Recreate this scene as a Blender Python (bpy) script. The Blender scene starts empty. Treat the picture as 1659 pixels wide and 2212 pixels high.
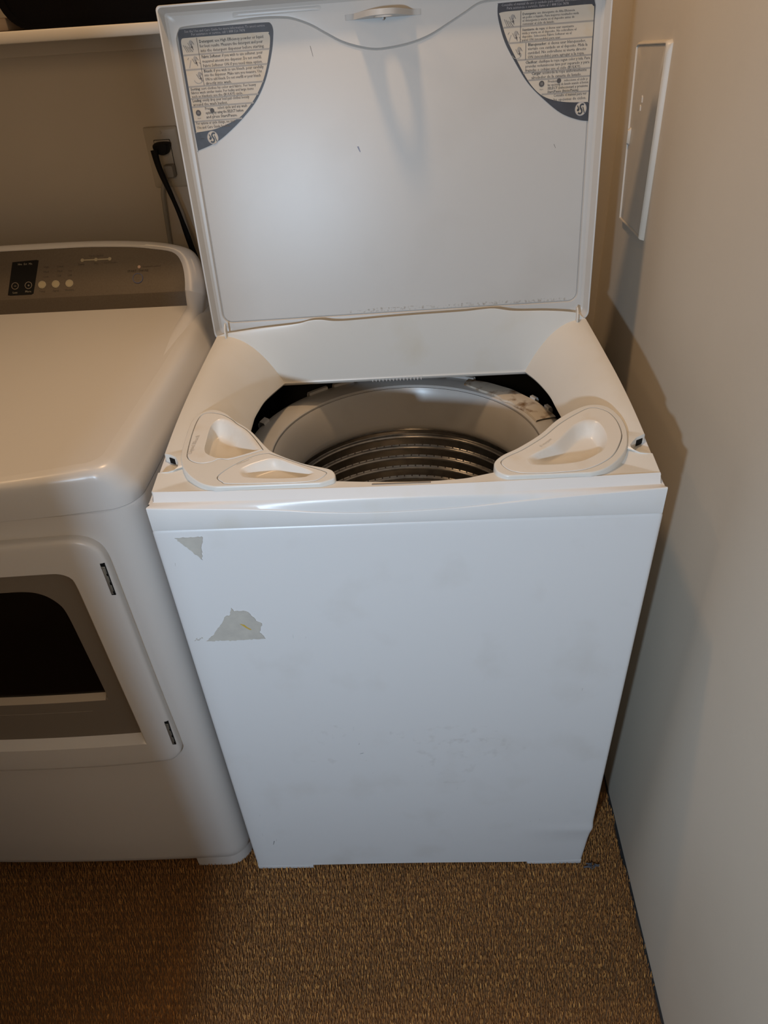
import bpy, bmesh, math, random
import numpy as np
from mathutils import Vector, Matrix
from mathutils.geometry import delaunay_2d_cdt

random.seed(4)
rng = np.random.default_rng(7)
scene = bpy.context.scene
COL = scene.collection

# ------------------------------------------------------------------ camera
cam_d = bpy.data.cameras.new('camera')
cam = bpy.data.objects.new('camera', cam_d); COL.objects.link(cam)
pitch, yaw, roll = 0.62059, -0.05257, -0.06637
fwd = Vector((math.sin(yaw)*math.cos(pitch), math.cos(yaw)*math.cos(pitch), -math.sin(pitch)))
rt0 = Vector((math.cos(yaw), -math.sin(yaw), 0)); up0 = rt0.cross(fwd)
rt = rt0*math.cos(roll) + up0*math.sin(roll)
up = -rt0*math.sin(roll) + up0*math.cos(roll)
m = Matrix((rt, up, -fwd)).transposed().to_4x4()
m.translation = Vector((0.3571, -0.7536, 1.461))
cam.matrix_world = m
cam_d.sensor_fit = 'VERTICAL'; cam_d.sensor_height = 24.0
cam_d.lens = 24.0*1500.07/2212.0
cam_d.clip_start = 0.02
scene.camera = cam

# ------------------------------------------------------------------ world, lights, exposure
scene.view_settings.view_transform = 'Standard'
scene.view_settings.look = 'None'
scene.view_settings.gamma = 1.0
scene.view_settings.use_curve_mapping = False
scene.view_settings.exposure = 0.0
world = bpy.data.worlds.new('world'); scene.world = world
world.use_nodes = True
world.node_tree.nodes['Background'].inputs[0].default_value = (0.75, 0.85, 1.0, 1)
world.node_tree.nodes['Background'].inputs[1].default_value = 0.03


def area(name, loc, target, size, power, col, shape='DISK', spread=180):
    d = bpy.data.lights.new(name, 'AREA'); d.shape = shape; d.size = size
    d.energy = power; d.color = col; d.spread = math.radians(spread)
    o = bpy.data.objects.new(name, d); COL.objects.link(o)
    o.location = loc
    o.rotation_euler = (Vector(target)-Vector(loc)).to_track_quat('-Z', 'Y').to_euler()
    return o


CEIL_LIGHT = (0.16, 0.37, 2.36)
area('ceiling_lamp_light', CEIL_LIGHT, (0.16, 0.37, 0), 0.10, 7.3, (1.0, 0.64, 0.35))
area('closet_lamp_light', (-0.62, 0.02, 2.36), (-0.62, 0.02, 0), 0.18, 2.3, (1.0, 0.65, 0.36))
area('hall_light', (-0.10, -1.45, 1.35), (0.32, 0.1, 0.85), 0.06, 17.6, (0.60, 0.79, 1.0))
area('hall_lamp_light', (0.15, -1.60, 1.80), (0.15, 0.3, 1.1), 0.30, 3.8, (1.0, 0.65, 0.36))


# ------------------------------------------------------------------ materials
def mat(name, col, rough=0.5, metal=0.0, noise=None, bump=None, emit=None, coat=0.0, spec=None):
    """noise = (scale, colour2, low, high[, detail]) mixes in a second colour; bump = (scale, strength, distance)"""
    M = bpy.data.materials.new(name); M.use_nodes = True
    nt = M.node_tree; b = nt.nodes['Principled BSDF']
    b.inputs['Base Color'].default_value = (*col, 1); b.inputs['Roughness'].default_value = rough
    b.inputs['Metallic'].default_value = metal
    if coat: b.inputs['Coat Weight'].default_value = coat
    if spec is not None: b.inputs['Specular IOR Level'].default_value = spec
    tc = nt.nodes.new('ShaderNodeTexCoord')
    if noise:
        n = nt.nodes.new('ShaderNodeTexNoise'); n.inputs['Scale'].default_value = noise[0]
        n.inputs['Detail'].default_value = noise[4] if len(noise) > 4 else 6
        r = nt.nodes.new('ShaderNodeMapRange'); r.inputs[1].default_value = noise[2]; r.inputs[2].default_value = noise[3]
        mx = nt.nodes.new('ShaderNodeMix'); mx.data_type = 'RGBA'
        mx.inputs[6].default_value = (*col, 1); mx.inputs[7].default_value = (*noise[1], 1)
        nt.links.new(tc.outputs['Object'], n.inputs['Vector'])
        nt.links.new(n.outputs[0], r.inputs[0]); nt.links.new(r.outputs[0], mx.inputs[0])
        nt.links.new(mx.outputs[2], b.inputs['Base Color'])
    if bump:
        n2 = nt.nodes.new('ShaderNodeTexNoise'); n2.inputs['Scale'].default_value = bump[0]; n2.inputs['Detail'].default_value = 3
        bp = nt.nodes.new('ShaderNodeBump'); bp.inputs['Strength'].default_value = bump[1]; bp.inputs['Distance'].default_value = bump[2]
        nt.links.new(tc.outputs['Object'], n2.inputs['Vector'])
        nt.links.new(n2.outputs[0], bp.inputs['Height']); nt.links.new(bp.outputs[0], b.inputs['Normal'])
    if emit:
        b.inputs['Emission Color'].default_value = (*emit[:3], 1); b.inputs['Emission Strength'].default_value = emit[3]
    return M


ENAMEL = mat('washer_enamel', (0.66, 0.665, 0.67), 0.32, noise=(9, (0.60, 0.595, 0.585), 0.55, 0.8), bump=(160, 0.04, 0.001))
DECKP = mat('deck_plastic', (0.65, 0.635, 0.59), 0.34, noise=(14, (0.60, 0.56, 0.47), 0.55, 1.0), bump=(300, 0.05, 0.0006))
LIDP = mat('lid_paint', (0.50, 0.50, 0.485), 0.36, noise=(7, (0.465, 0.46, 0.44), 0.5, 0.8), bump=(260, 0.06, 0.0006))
TRIMP = mat('trim_plastic', (0.66, 0.658, 0.65), 0.33, noise=(14, (0.62, 0.59, 0.53), 0.55, 0.9), bump=(300, 0.05, 0.0006))
TRAYP = mat('tray_plastic', (0.68, 0.66, 0.615), 0.3, noise=(25, (0.62, 0.56, 0.47), 0.55, 0.85))
DRYERW = mat('dryer_enamel', (0.64, 0.635, 0.625), 0.28, bump=(150, 0.04, 0.001))
PANELG = mat('console_taupe', (0.108, 0.088, 0.066), 0.5, metal=0.25, noise=(300, (0.096, 0.077, 0.057), 0.4, 0.7))
FRAMEG = mat('door_taupe', (0.21, 0.185, 0.155), 0.45, metal=0.15)
GLASSD = mat('dark_glass', (0.004, 0.0035, 0.003), 0.12, spec=0.4)
BLACK = mat('black_plastic', (0.006, 0.006, 0.006), 0.6, spec=0.15)
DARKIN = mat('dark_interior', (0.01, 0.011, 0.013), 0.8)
RINGP = mat('balance_ring_plastic', (0.52, 0.51, 0.49), 0.3, noise=(10, (0.46, 0.44, 0.41), 0.5, 0.8))
TUBP = mat('tub_plastic', (0.5, 0.49, 0.47), 0.45, noise=(18, (0.34, 0.31, 0.27), 0.5, 0.75))
STEEL = mat('stainless_steel', (0.38, 0.365, 0.345), 0.24, metal=1.0, noise=(60, (0.26, 0.25, 0.24), 0.4, 0.7))
HOLE = mat('perforation', (0.55, 0.5, 0.46), 0.25, metal=1.0)
RUST = mat('dirty_plastic', (0.55, 0.5, 0.42), 0.6, noise=(38, (0.16, 0.085, 0.03), 0.5, 0.66, 9))
METAL = mat('hinge_metal', (0.4, 0.4, 0.36), 0.4, metal=0.8)
NAVY = mat('sticker_navy', (0.033, 0.037, 0.046), 0.45, noise=(90, (0.045, 0.052, 0.066), 0.4, 0.7))
CREAM = mat('sticker_cream', (0.52, 0.47, 0.39), 0.5, noise=(40, (0.50, 0.40, 0.25), 0.56, 0.85))
GREYB = mat('sticker_grey', (0.30, 0.285, 0.26), 0.5)
INK = mat('sticker_ink', (0.155, 0.14, 0.13), 0.6)
INKB = mat('sticker_ink_bold', (0.07, 0.065, 0.065), 0.6)
PALE = mat('sticker_pale_print', (0.34, 0.33, 0.34), 0.5)
PRINTD = mat('panel_print', (0.045, 0.036, 0.028), 0.6)
PRINTL = mat('display_print', (0.30, 0.28, 0.22), 0.6)
BTNC = mat('cream_button', (0.34, 0.30, 0.20), 0.4)
CHROME = mat('chrome_ring', (0.62, 0.57, 0.5), 0.25, metal=1.0)
BLUEP = mat('blue_ring', (0.05, 0.07, 0.17), 0.4)
PINKP = mat('indicator_lens', (0.42, 0.27, 0.2), 0.35)
SCRAP = mat('paper_remnant', (0.42, 0.40, 0.36), 0.8, noise=(60, (0.47, 0.45, 0.40), 0.4, 0.7), bump=(200, 0.3, 0.001))
YELLOW = mat('yellow_print', (0.5, 0.34, 0.05), 0.7)
SCUFF = mat('scuff', (0.16, 0.155, 0.16), 0.7)
GRIME = mat('grime', (0.36, 0.27, 0.15), 0.9, noise=(300, (0.16, 0.13, 0.09), 0.45, 0.65))
WALL = mat('wall_paint', (0.56, 0.505, 0.42), 0.55, noise=(2.5, (0.53, 0.475, 0.39), 0.4, 0.7), bump=(110, 0.10, 0.002))
CEILM = mat('ceiling_paint', (0.62, 0.58, 0.5), 0.8)
HATCH = mat('hatch_paint', (0.56, 0.505, 0.42), 0.4, noise=(30, (0.53, 0.485, 0.41), 0.4, 0.7))
CARPB = mat('carpet_backing', (0.10, 0.054, 0.022), 0.95, noise=(250, (0.13, 0.07, 0.028), 0.4, 0.7))
SHELFM = mat('shelf_paint', (0.56, 0.52, 0.45), 0.5)
PLATE = mat('outlet_plastic', (0.46, 0.42, 0.345), 0.4)
GREYC = mat('grey_cord', (0.30, 0.285, 0.25), 0.5)
LED = mat('green_led', (0.1, 0.3, 0.02), 0.4, emit=(0.25, 0.7, 0.05, 0.5))
BROWN = mat('brown_card', (0.36, 0.27, 0.19), 0.8, noise=(30, (0.31, 0.22, 0.15), 0.4, 0.7))
FABRIC = mat('black_fabric', (0.0045, 0.004, 0.004), 0.95, spec=0.05, bump=(400, 0.3, 0.001))
LINT = mat('blue_grey_lint', (0.08, 0.085, 0.10), 0.95)


def carpet_mat():
    M = bpy.data.materials.new('carpet_pile'); M.use_nodes = True
    nt = M.node_tree; b = nt.nodes['Principled BSDF']; b.inputs['Roughness'].default_value = 0.75
    at = nt.nodes.new('ShaderNodeAttribute'); at.attribute_name = 'tone'
    cr = nt.nodes.new('ShaderNodeValToRGB'); e = cr.color_ramp.elements
    e[0].position = 0; e[0].color = (0.15, 0.067, 0.021, 1)
    e[1].position = 1; e[1].color = (0.66, 0.34, 0.095, 1)
    k = cr.color_ramp.elements.new(0.55); k.color = (0.40, 0.178, 0.044, 1)
    nt.links.new(at.outputs['Fac'], cr.inputs[0]); nt.links.new(cr.outputs[0], b.inputs['Base Color'])
    return M


PILE = carpet_mat()

# ------------------------------------------------------------------ helpers


def tag(o, label=None, cat=None, group=None, kind=None):
    if label: o['label'] = label
    if cat: o['category'] = cat
    if group: o['group'] = group
    if kind: o['kind'] = kind
    return o


def thing(name, label, cat, loc=(0, 0, 0), group=None):
    o = bpy.data.objects.new(name, None); COL.objects.link(o); o.location = loc
    o.empty_display_size = 0.05
    return tag(o, label, cat, group)


class MB:
    """collects faces (with a material slot each) and links them as one mesh object"""
    def __init__(s): s.v = []; s.f = []; s.m = []

    def add(s, verts, faces, mi=0):
        o = len(s.v); s.v.extend([tuple(map(float, p)) for p in verts])
        for f in faces: s.f.append([o+i for i in f]); s.m.append(mi)

    def loft(s, loops, mi=0, closed=True, cap0=False, cap1=False):
        n = len(loops[0]); o = len(s.v)
        for L in loops: s.v.extend([tuple(map(float, p)) for p in L])
        for k in range(len(loops)-1):
            a = o+k*n; b = a+n
            for i in range(n if closed else n-1):
                j = (i+1) % n
                s.f.append([a+i, a+j, b+j, b+i]); s.m.append(mi)
        if cap0: s.f.append([o+i for i in range(n)][::-1]); s.m.append(mi)
        if cap1: s.f.append([o+(len(loops)-1)*n+i for i in range(n)]); s.m.append(mi)

    def box(s, lo, hi, mi=0, bev=0.0, seg=2):
        bm = bmesh.new(); bmesh.ops.create_cube(bm, size=1)
        for v in bm.verts:
            v.co = Vector([lo[i]+(v.co[i]+.5)*(hi[i]-lo[i]) for i in range(3)])
        if bev: bmesh.ops.bevel(bm, geom=bm.edges[:], offset=bev, segments=seg, profile=0.5, affect='EDGES', clamp_overlap=True)
        bm.verts.index_update()
        s.add([v.co for v in bm.verts], [[v.index for v in f.verts] for f in bm.faces], mi); bm.free()

    def tube(s, pts, r, n=12, mi=0, flat=None):
        P = [Vector(p) for p in pts]; loops = []
        ref = Vector((0, 1, 0)) if flat is None else None
        for i, p in enumerate(P):
            d = (P[min(i+1, len(P)-1)]-P[max(i-1, 0)]).normalized()
            a = d.cross(Vector((0, 1, 0)))
            if a.length < 1e-3: a = d.cross(Vector((1, 0, 0)))
            a.normalize(); b = d.cross(a).normalized()
            ra, rb, tw = (r, r, 0) if flat is None else flat[i]
            a2 = a*math.cos(tw)+b*math.sin(tw); b2 = -a*math.sin(tw)+b*math.cos(tw)
            loops.append([p+a2*ra*math.cos(t)+b2*rb*math.sin(t) for t in np.linspace(0, 2*math.pi, n, endpoint=False)])
        s.loft(loops, mi, cap0=True, cap1=True)

    def build(s, name, mats, parent=None, angle=35, kind=None, label=None):
        me = bpy.data.meshes.new(name); me.from_pydata(s.v, [], s.f); me.validate()
        for M in (mats if isinstance(mats, (list, tuple)) else [mats]): me.materials.append(M)
        if len(me.polygons) == len(s.m): me.polygons.foreach_set('material_index', s.m)
        bm = bmesh.new(); bm.from_mesh(me); bmesh.ops.recalc_face_normals(bm, faces=bm.faces); bm.to_mesh(me); bm.free()
        me.shade_smooth(); me.set_sharp_from_angle(angle=math.radians(angle)); me.update()
        o = bpy.data.objects.new(name, me); COL.objects.link(o)
        if parent: o.parent = parent
        if kind: o['kind'] = kind
        if label: o['label'] = label
        return o


def smooth_closed(p, sub=8):
    p = np.array(p, float); n = len(p); out = []
    for i in range(n):
        a, b, c, d = p[i-1], p[i], p[(i+1) % n], p[(i+2) % n]
        for t in np.arange(sub)/sub:
            out.append(.5*((2*b)+(c-a)*t+(2*a-5*b+4*c-d)*t*t+(3*b-a-3*c+d)*t**3))
    return np.array(out)


def smooth_open(p, sub=8):
    p = np.array(p, float); q = np.vstack([2*p[0]-p[1], p, 2*p[-1]-p[-2]]); out = []
    for i in range(1, len(q)-2):
        a, b, c, d = q[i-1], q[i], q[i+1], q[i+2]
        for t in np.arange(sub)/sub:
            out.append(.5*((2*b)+(c-a)*t+(2*a-5*b+4*c-d)*t*t+(3*b-a-3*c+d)*t**3))
    out.append(p[-1]); return np.array(out)


def resample(p, n, closed=True):
    p = np.array(p, float)
    q = np.vstack([p, p[:1]]) if closed else p
    L = np.r_[0, np.cumsum(np.linalg.norm(np.diff(q, axis=0), axis=1))]
    t = np.linspace(0, L[-1], n, endpoint=not closed)
    return np.stack([np.interp(t, L, q[:, k]) for k in range(p.shape[1])], 1)


def ccw(p):
    p = np.array(p, float); x, y = p[:, 0], p[:, 1]
    return p if np.sum(x*np.roll(y, -1)-np.roll(x, -1)*y) > 0 else p[::-1]


def inset(p, d):
    """inset a counter-clockwise polygon by d (negative = outset)"""
    t = np.roll(p, -1, 0)-np.roll(p, 1, 0); t /= np.linalg.norm(t, axis=1, keepdims=True)+1e-12
    return p+np.stack([-t[:, 1], t[:, 0]], 1)*d


def inside(poly, q):
    poly = np.array(poly); x, y = q[..., 0], q[..., 1]; r = np.zeros(x.shape, bool)
    for (x1, y1), (x2, y2) in zip(poly, np.roll(poly, -1, 0)):
        c = ((y1 > y) != (y2 > y)) & (x < (x2-x1)*(y-y1)/(y2-y1+1e-15)+x1)
        r ^= c
    return r


def fill(outer, holes=()):
    """triangulate a polygon with holes -> (points, triangles)"""
    pts = []; ed = []
    for L in [outer, *holes]:
        o = len(pts); n = len(L); pts += [Vector(p) for p in L]; ed += [(o+i, o+(i+1) % n) for i in range(n)]
    V, _, F, *_ = delaunay_2d_cdt(pts, ed, [], 0, 1e-7)
    V = np.array([tuple(v) for v in V]); F = np.array(F)
    c = V[F].mean(1); k = inside(outer, c)
    for h in holes: k &= ~inside(h, c)
    return V, F[k].tolist()


def extrude_shape(mb, outer, holes, f0, f1, mi=0):
    """prism between maps f0(x,y) and f1(x,y) -> 3D"""
    V, F = fill(outer, holes)
    mb.add([f0(*p) for p in V], [t[::-1] for t in F], mi); mb.add([f1(*p) for p in V], F, mi)
    for L in [outer, *holes]: mb.loft([[f0(*p) for p in L], [f1(*p) for p in L]], mi)


def rrect(x0, x1, y0, y1, r, k=6):
    out = []
    for cx, cy, a in ((x1-r, y0+r, -90), (x1-r, y1-r, 0), (x0+r, y1-r, 90), (x0+r, y0+r, 180)):
        for t in np.linspace(0, 90, k): out.append((cx+r*math.cos(math.radians(a+t)), cy+r*math.sin(math.radians(a+t))))
    return np.array(out)


_fc = {}


def text_geo(s, size=1.0, align='LEFT'):
    key = (s, align)
    if key not in _fc:
        c = bpy.data.curves.new('lettering', 'FONT'); c.body = s; c.align_x = align; c.resolution_u = 1
        o = bpy.data.objects.new('lettering', c); COL.objects.link(o)
        bpy.context.view_layer.update()
        me = o.evaluated_get(bpy.context.evaluated_depsgraph_get()).to_mesh()
        v = np.array([tuple(a.co)[:2] for a in me.vertices]) if len(me.vertices) else np.zeros((0, 2))
        f = [list(p.vertices) for p in me.polygons]
        bpy.data.objects.remove(o); bpy.data.curves.remove(c)
        _fc[key] = (v, f)
    v, f = _fc[key]
    return v*size, f


def put_text(mb, s, place, size, x, y, mi, align='LEFT', xs=1.0, shear=0.0):
    v, f = text_geo(s, size, align)
    if len(v): mb.add([place(x+p[0]*xs+shear*p[1], y+p[1]) for p in v], f, mi)


def interp(x, pts):
    p = np.array(pts); return np.interp(x, p[:, 0], p[:, 1])


def wx(y): return 0.7715+0.030*y       # right wall plane


# ------------------------------------------------------------------ the room
YB = 0.845
mb = MB(); mb.box((-1.7, -3.4, -0.06), (1.2, YB+.1, -0.004)); floor = tag(mb.build('floor', CARPB), kind='structure')
mb = MB(); mb.box((-1.7, YB, -0.02), (1.0, YB+.1, 2.42)); tag(mb.build('wall_back', WALL), kind='structure')
mb = MB()
q = [(wx(YB+.05), YB+.05), (wx(-3.4), -3.4), (wx(-3.4)+.1, -3.4), (wx(YB+.05)+.1, YB+.05)]
mb.loft([[(x, y, 0.0) for x, y in q], [(x, y, 2.42) for x, y in q]], cap0=True, cap1=True)
tag(mb.build('wall_right', WALL), kind='structure')
mb = MB(); mb.box((-1.8, -3.4, -0.02), (-1.7, YB+.1, 2.42)); tag(mb.build('wall_left', WALL), kind='structure')
mb = MB(); mb.box((-1.8, -3.4, 2.40), (1.2, YB+.1, 2.48)); tag(mb.build('ceiling', CEILM), kind='structure')
XJ = -0.088                                  # edge of an unseen wall, added behind the camera to block the cool light
mb = MB(); mb.box((-1.7, -1.08, -0.02), (XJ, -0.98, 2.42)); tag(mb.build('light_blocker_wall', WALL), kind='structure')

# carpet: ribbed loop pile, one blade per yarn end
def carpet():
    V = []; T = []
    px, py = 0.0025, 0.0052
    xs = np.arange(-0.86, 0.80, px); ys = np.arange(-0.80, 0.16, py)
    X, Y = np.meshgrid(xs, ys); row = np.repeat(np.arange(len(ys))[:, None], len(xs), 1)
    X = X+rng.uniform(-.0022, .0022, X.shape)+(row % 2)*px*.5; Y = Y+rng.uniform(-.0014, .0014, Y.shape)
    k = X < wx(Y)-.005-.004*(np.sin(Y*41)+np.sin(Y*97+1))*.5
    X, Y = X[k], Y[k]; n = len(X)
    h = rng.uniform(.0055, .0105, n); lean = rng.normal(0, .0010, n); back = rng.uniform(.001, .006, n); w = rng.uniform(.0004, .00072, n); R_ = row[k]
    tone = np.clip(rng.beta(1.6, 2.4, n)*np.where(R_ % 3 == 0, 1.35, .82)*(1+.22*np.sin(X*2*math.pi/.0125+(R_//3 % 2)*math.pi)), 0, 1)
    vs = np.zeros((n, 6, 3))
    vs[:, 0] = np.stack([X-w, Y-.0010, np.full(n, -.006)], 1); vs[:, 1] = np.stack([X+w, Y-.0010, np.full(n, -.006)], 1)
    vs[:, 2] = np.stack([X+lean*.5+w, Y+back*.4, h*.6-.002], 1); vs[:, 3] = np.stack([X+lean*.5-w, Y+back*.4, h*.6-.002], 1)
    vs[:, 4] = np.stack([X+lean+w*.4, Y+back, h-.003], 1); vs[:, 5] = np.stack([X+lean-w*.4, Y+back, h-.003], 1)
    F = (np.arange(n)[:, None, None]*6+np.array([[0, 1, 2, 3], [3, 2, 4, 5]])[None]).reshape(-1, 4)
    me = bpy.data.meshes.new('carpet_pile'); me.from_pydata(vs.reshape(-1, 3).tolist(), [], F.tolist())
    a = me.attributes.new('tone', 'FLOAT', 'POINT'); a.data.foreach_set('value', np.repeat(tone, 6).astype(np.float32))
    me.materials.append(PILE); me.shade_smooth()
    o = bpy.data.objects.new('carpet_pile', me); COL.objects.link(o); o.parent = floor
    tag(o, 'brown and gold ribbed carpet pile in front of the two machines', kind='stuff')


carpet()
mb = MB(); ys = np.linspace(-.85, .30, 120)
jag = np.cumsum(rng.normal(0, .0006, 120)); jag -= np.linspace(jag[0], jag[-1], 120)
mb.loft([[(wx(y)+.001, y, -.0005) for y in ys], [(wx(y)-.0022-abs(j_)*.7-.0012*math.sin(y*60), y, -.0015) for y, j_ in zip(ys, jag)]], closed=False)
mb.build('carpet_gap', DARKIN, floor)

# ------------------------------------------------------------------ wall hatch on the right wall
def wall_pt(y, z, out): return (wx(y)-out, y+out*.03, z)


ht = thing('access_hatch', 'painted rectangular access hatch with a raised frame on the right wall', 'hatch', (wx(.65), .65, 1.25))
mb = MB()
outer = [(.556, 1.108), (.708, 1.108), (.752, 1.395), (.564, 1.403)]
c0 = np.mean(outer, 0)
def scl(k): return [tuple(c0+(np.array(p)-c0)*np.array([1-k/.09, 1-k/.145])) for p in outer]
def hp(L, out): return [tuple(np.array(wall_pt(y, z, out))-np.array(ht.location)) for y, z in L]
o2 = resample(outer, 80)
def rs(k): return resample(scl(k), 80)
mb.loft([hp(rs(-.003), -.001), hp(rs(-.001), .007), hp(rs(0), .0082), hp(rs(.0012), .0095), hp(rs(.0024), .0093), hp(rs(.0032), .006), hp(rs(.007), .005)])
mb.build('hatch_frame', HATCH, ht, 50)
mb = MB(); mb.loft([hp(rs(.0034), .0005), hp(rs(.0038), .0062), hp(rs(.0046), .0068), hp(rs(.03), .0068)], cap1=True)
mb.build('hatch_cover', HATCH, ht)
for (y, z, a) in ((.668, 1.316, .006), (.672, 1.302, .005)):
    mb = MB(); mb.loft([hp([(y-.003, z-a), (y+.002, z-a*.4), (y+.003, z+a), (y-.002, z+a*.5)], .0066), hp([(y-.002, z-a*.8), (y+.001, z-a*.4), (y+.002, z+a*.8), (y-.001, z+a*.4)], .0085)], cap1=True)
    mb.build('paint_drip', SHELFM, ht)
mb = MB(); mb.loft([hp(rrect(.714, .724, 1.236, 1.266, .004), .007), hp(rrect(.715, .723, 1.239, 1.262, .003), .0125)], cap1=True)
mb.build('hatch_catch', HATCH, ht)

# ------------------------------------------------------------------ shelf and what lies on it
sh = thing('wall_shelf', 'cream painted shelf on the back wall above the dryer', 'shelf', (-.4, .72, 1.455))
mb = MB(); mb.box((-1.29, -.14, 0), (.90, .125, .0165), bev=.003); mb.build('shelf_board', SHELFM, sh)
mb = MB(); mb.box((-1.29, .108, -.023), (.90, .125, 0), bev=.002); mb.build('shelf_cleat', WALL, sh)

bag = MB()
bl = []
for (y, k) in ((.588, -.012), (.583, -.004), (.5825, .006), (.60, 0), (.70, -.002), (.80, .004), (.805, .03)):
    r = rrect(-.255+max(k, -.0), .20, 1.4718, 1.80, .030, 8)
    r = np.array([(x+(z-1.474)*-.30*(x < 0), z) for x, z in r])
    r = inset(ccw(r), max(k, 0)+(.006 if k == -.012 else 0))
    bl.append([(x, y+.004*math.sin(9*x)*math.sin(11*z), max(z, 1.4716)) for x, z in r])
bag.loft(bl, cap0=True, cap1=True)
tag(bag.build('fabric_bag', FABRIC), 'black soft bag lying on the shelf above the dryer', 'bag')
mb = MB(); mb.box((-.43, .60, 1.4716), (-.2665, .70, 1.490), bev=.004)
tag(mb.build('cardboard_box', BROWN), 'small brown box on the shelf left of the black bag', 'box')

# ------------------------------------------------------------------ outlet, plugs and cords
ot = thing('wall_outlet', 'beige wall outlet with two sockets behind the dryer', 'outlet', (-.131, YB, 1.244))
mb = MB(); mb.loft([[(x, 0, z) for x, z in rrect(-.0355, .0355, -.057, .057, .004)], [(x, -.004, z) for x, z in rrect(-.0345, .0345, -.056, .056, .004)], [(x, -.006, z) for x, z in rrect(-.031, .031, -.0525, .0525, .004)]], cap1=True)
mb.build('cover_plate', PLATE, ot)
mb = MB(); mb.loft([[(x, -.0058, z) for x, z in rrect(-.0172, .0172, -.034, .034, .002)], [(x, -.0062, z) for x, z in rrect(-.0172, .0172, -.034, .034, .002)]], cap1=True); mb.build('socket_gap', DARKIN, ot)
mb = MB(); mb.loft([[(x, -.006, z) for x, z in rrect(-.0162, .0162, -.033, .033, .002)], [(x, -.008, z) for x, z in rrect(-.0158, .0158, -.0326, .0326, .002)]], cap1=True); mb.build('socket_face', PLATE, ot)
for z in (.0465, -.0465):
    mb = MB(); mb.loft([[(.0028*math.cos(t), -.0055, z+.0028*math.sin(t)) for t in np.linspace(0, 6.2, 12)], [(.0024*math.cos(t), -.0072, z+.0024*math.sin(t)) for t in np.linspace(0, 6.2, 12)]], cap1=True)
    mb.box((-.0003, -.0074, z-.002), (.0003, -.0070, z+.002)); mb.build('plate_screw', PLATE, ot)
mb = MB(); mb.box((.0095, -.0088, -.030), (.0118, -.0078, -.0277)); mb.build('indicator_led', LED, ot)

def cord_thing(name, label, M, plug, path, prof, r):
    t = thing(name, label, 'cord', path[0])
    o = np.array(path[0])
    plug(t, o)
    pts = smooth_open(np.array(path)-o, 8)
    fl = None if prof is None else [tuple(p) for p in smooth_open(prof, 8)]
    mb = MB(); mb.tube(pts, r, 12, flat=fl); mb.build('cable', M, t, 60)


def plug_black(t, o):
    mb = MB()
    lo = []
    for y, s in ((-.0, .8), (-.004, 1), (-.014, 1), (-.024, .95), (-.030, .8)):
        r = ccw(smooth_closed([(-.018, .011), (.016, .012), (.0175, .002), (.010, -.012), (-.004, -.014), (-.018, -.006)], 5))*.84
        lo.append([(x*s-.128-o[0], YB-.008+y-o[1], z*s+1.264-o[2]) for x, z in r])
    mb.loft(lo, cap0=True, cap1=True); mb.build('plug', BLACK, t)


cord_thing('black_power_cord', 'flat black power cord plugged into the upper socket of the wall outlet', BLACK, plug_black,
           [(-.140, .803, 1.264), (-.1375, .800, 1.240), (-.132, .798, 1.215), (-.123, .797, 1.182), (-.115, .797, 1.148), (-.1085, .798, 1.108), (-.104, .80, 1.076), (-.10, .81, 1.03), (-.099, .82, .96)],
           [(.0075, .004, 0), (.0065, .004, 0), (.0063, .0042, 0), (.0052, .0042, .3), (.0046, .0045, .8), (.0064, .004, .2), (.0064, .004, 0), (.0064, .004, 0), (.0064, .004, 0)], .004)


def plug_grey(t, o):
    mb = MB()
    lo = [[(x*s-.1235-o[0], YB-.008+y-o[1], z*s+1.2215-o[2]) for x, z in rrect(-.0105, .0105, -.013, .012, .004)] for y, s in ((0, .9), (-.003, 1), (-.016, 1), (-.022, .85))]
    mb.loft(lo, cap0=True, cap1=True); mb.build('plug', mat('grey_plug', (.25, .225, .185), .5), t)


cord_thing('grey_power_cord', 'thin grey power cord plugged into the lower socket of the wall outlet', GREYC, plug_grey,
           [(-.126, .824, 1.213), (-.140, .826, 1.200), (-.149, .828, 1.180), (-.1525, .829, 1.15), (-.156, .830, 1.11), (-.158, .830, 1.075), (-.158, .831, 1.02), (-.158, .831, .96)], None, .0042)

# ------------------------------------------------------------------ washing machine
WD = .686
wm = thing('washing_machine', 'white top-loading washing machine with its lid standing open', 'washing machine')
ZP = .9036


def dent(x, y, z):
    # pushed-in sheet metal at the lower right front corner
    k = np.clip((x-.52)/.16, 0, 1); k = k*k*(3-2*k)
    a = np.clip((.134-z)/.05, 0, 1); a = a*a*(3-2*a)
    ridge = math.exp(-((z-.137)/.014)**2); a2 = float(np.clip((.134-z)/.125, 0, 1))
    if x > .45 and y < .2:
        y2 = y+(.0028*a-.0012*ridge)*k
        x2 = x+(-.0060*a2+.0016*ridge)*np.clip((x-.62)/.06, 0, 1)
        return x2+(x2/WD-.5)*.0075*z/.9, y2, z
    return x+(x/WD-.5)*.0075*z/.9, y, z


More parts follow.
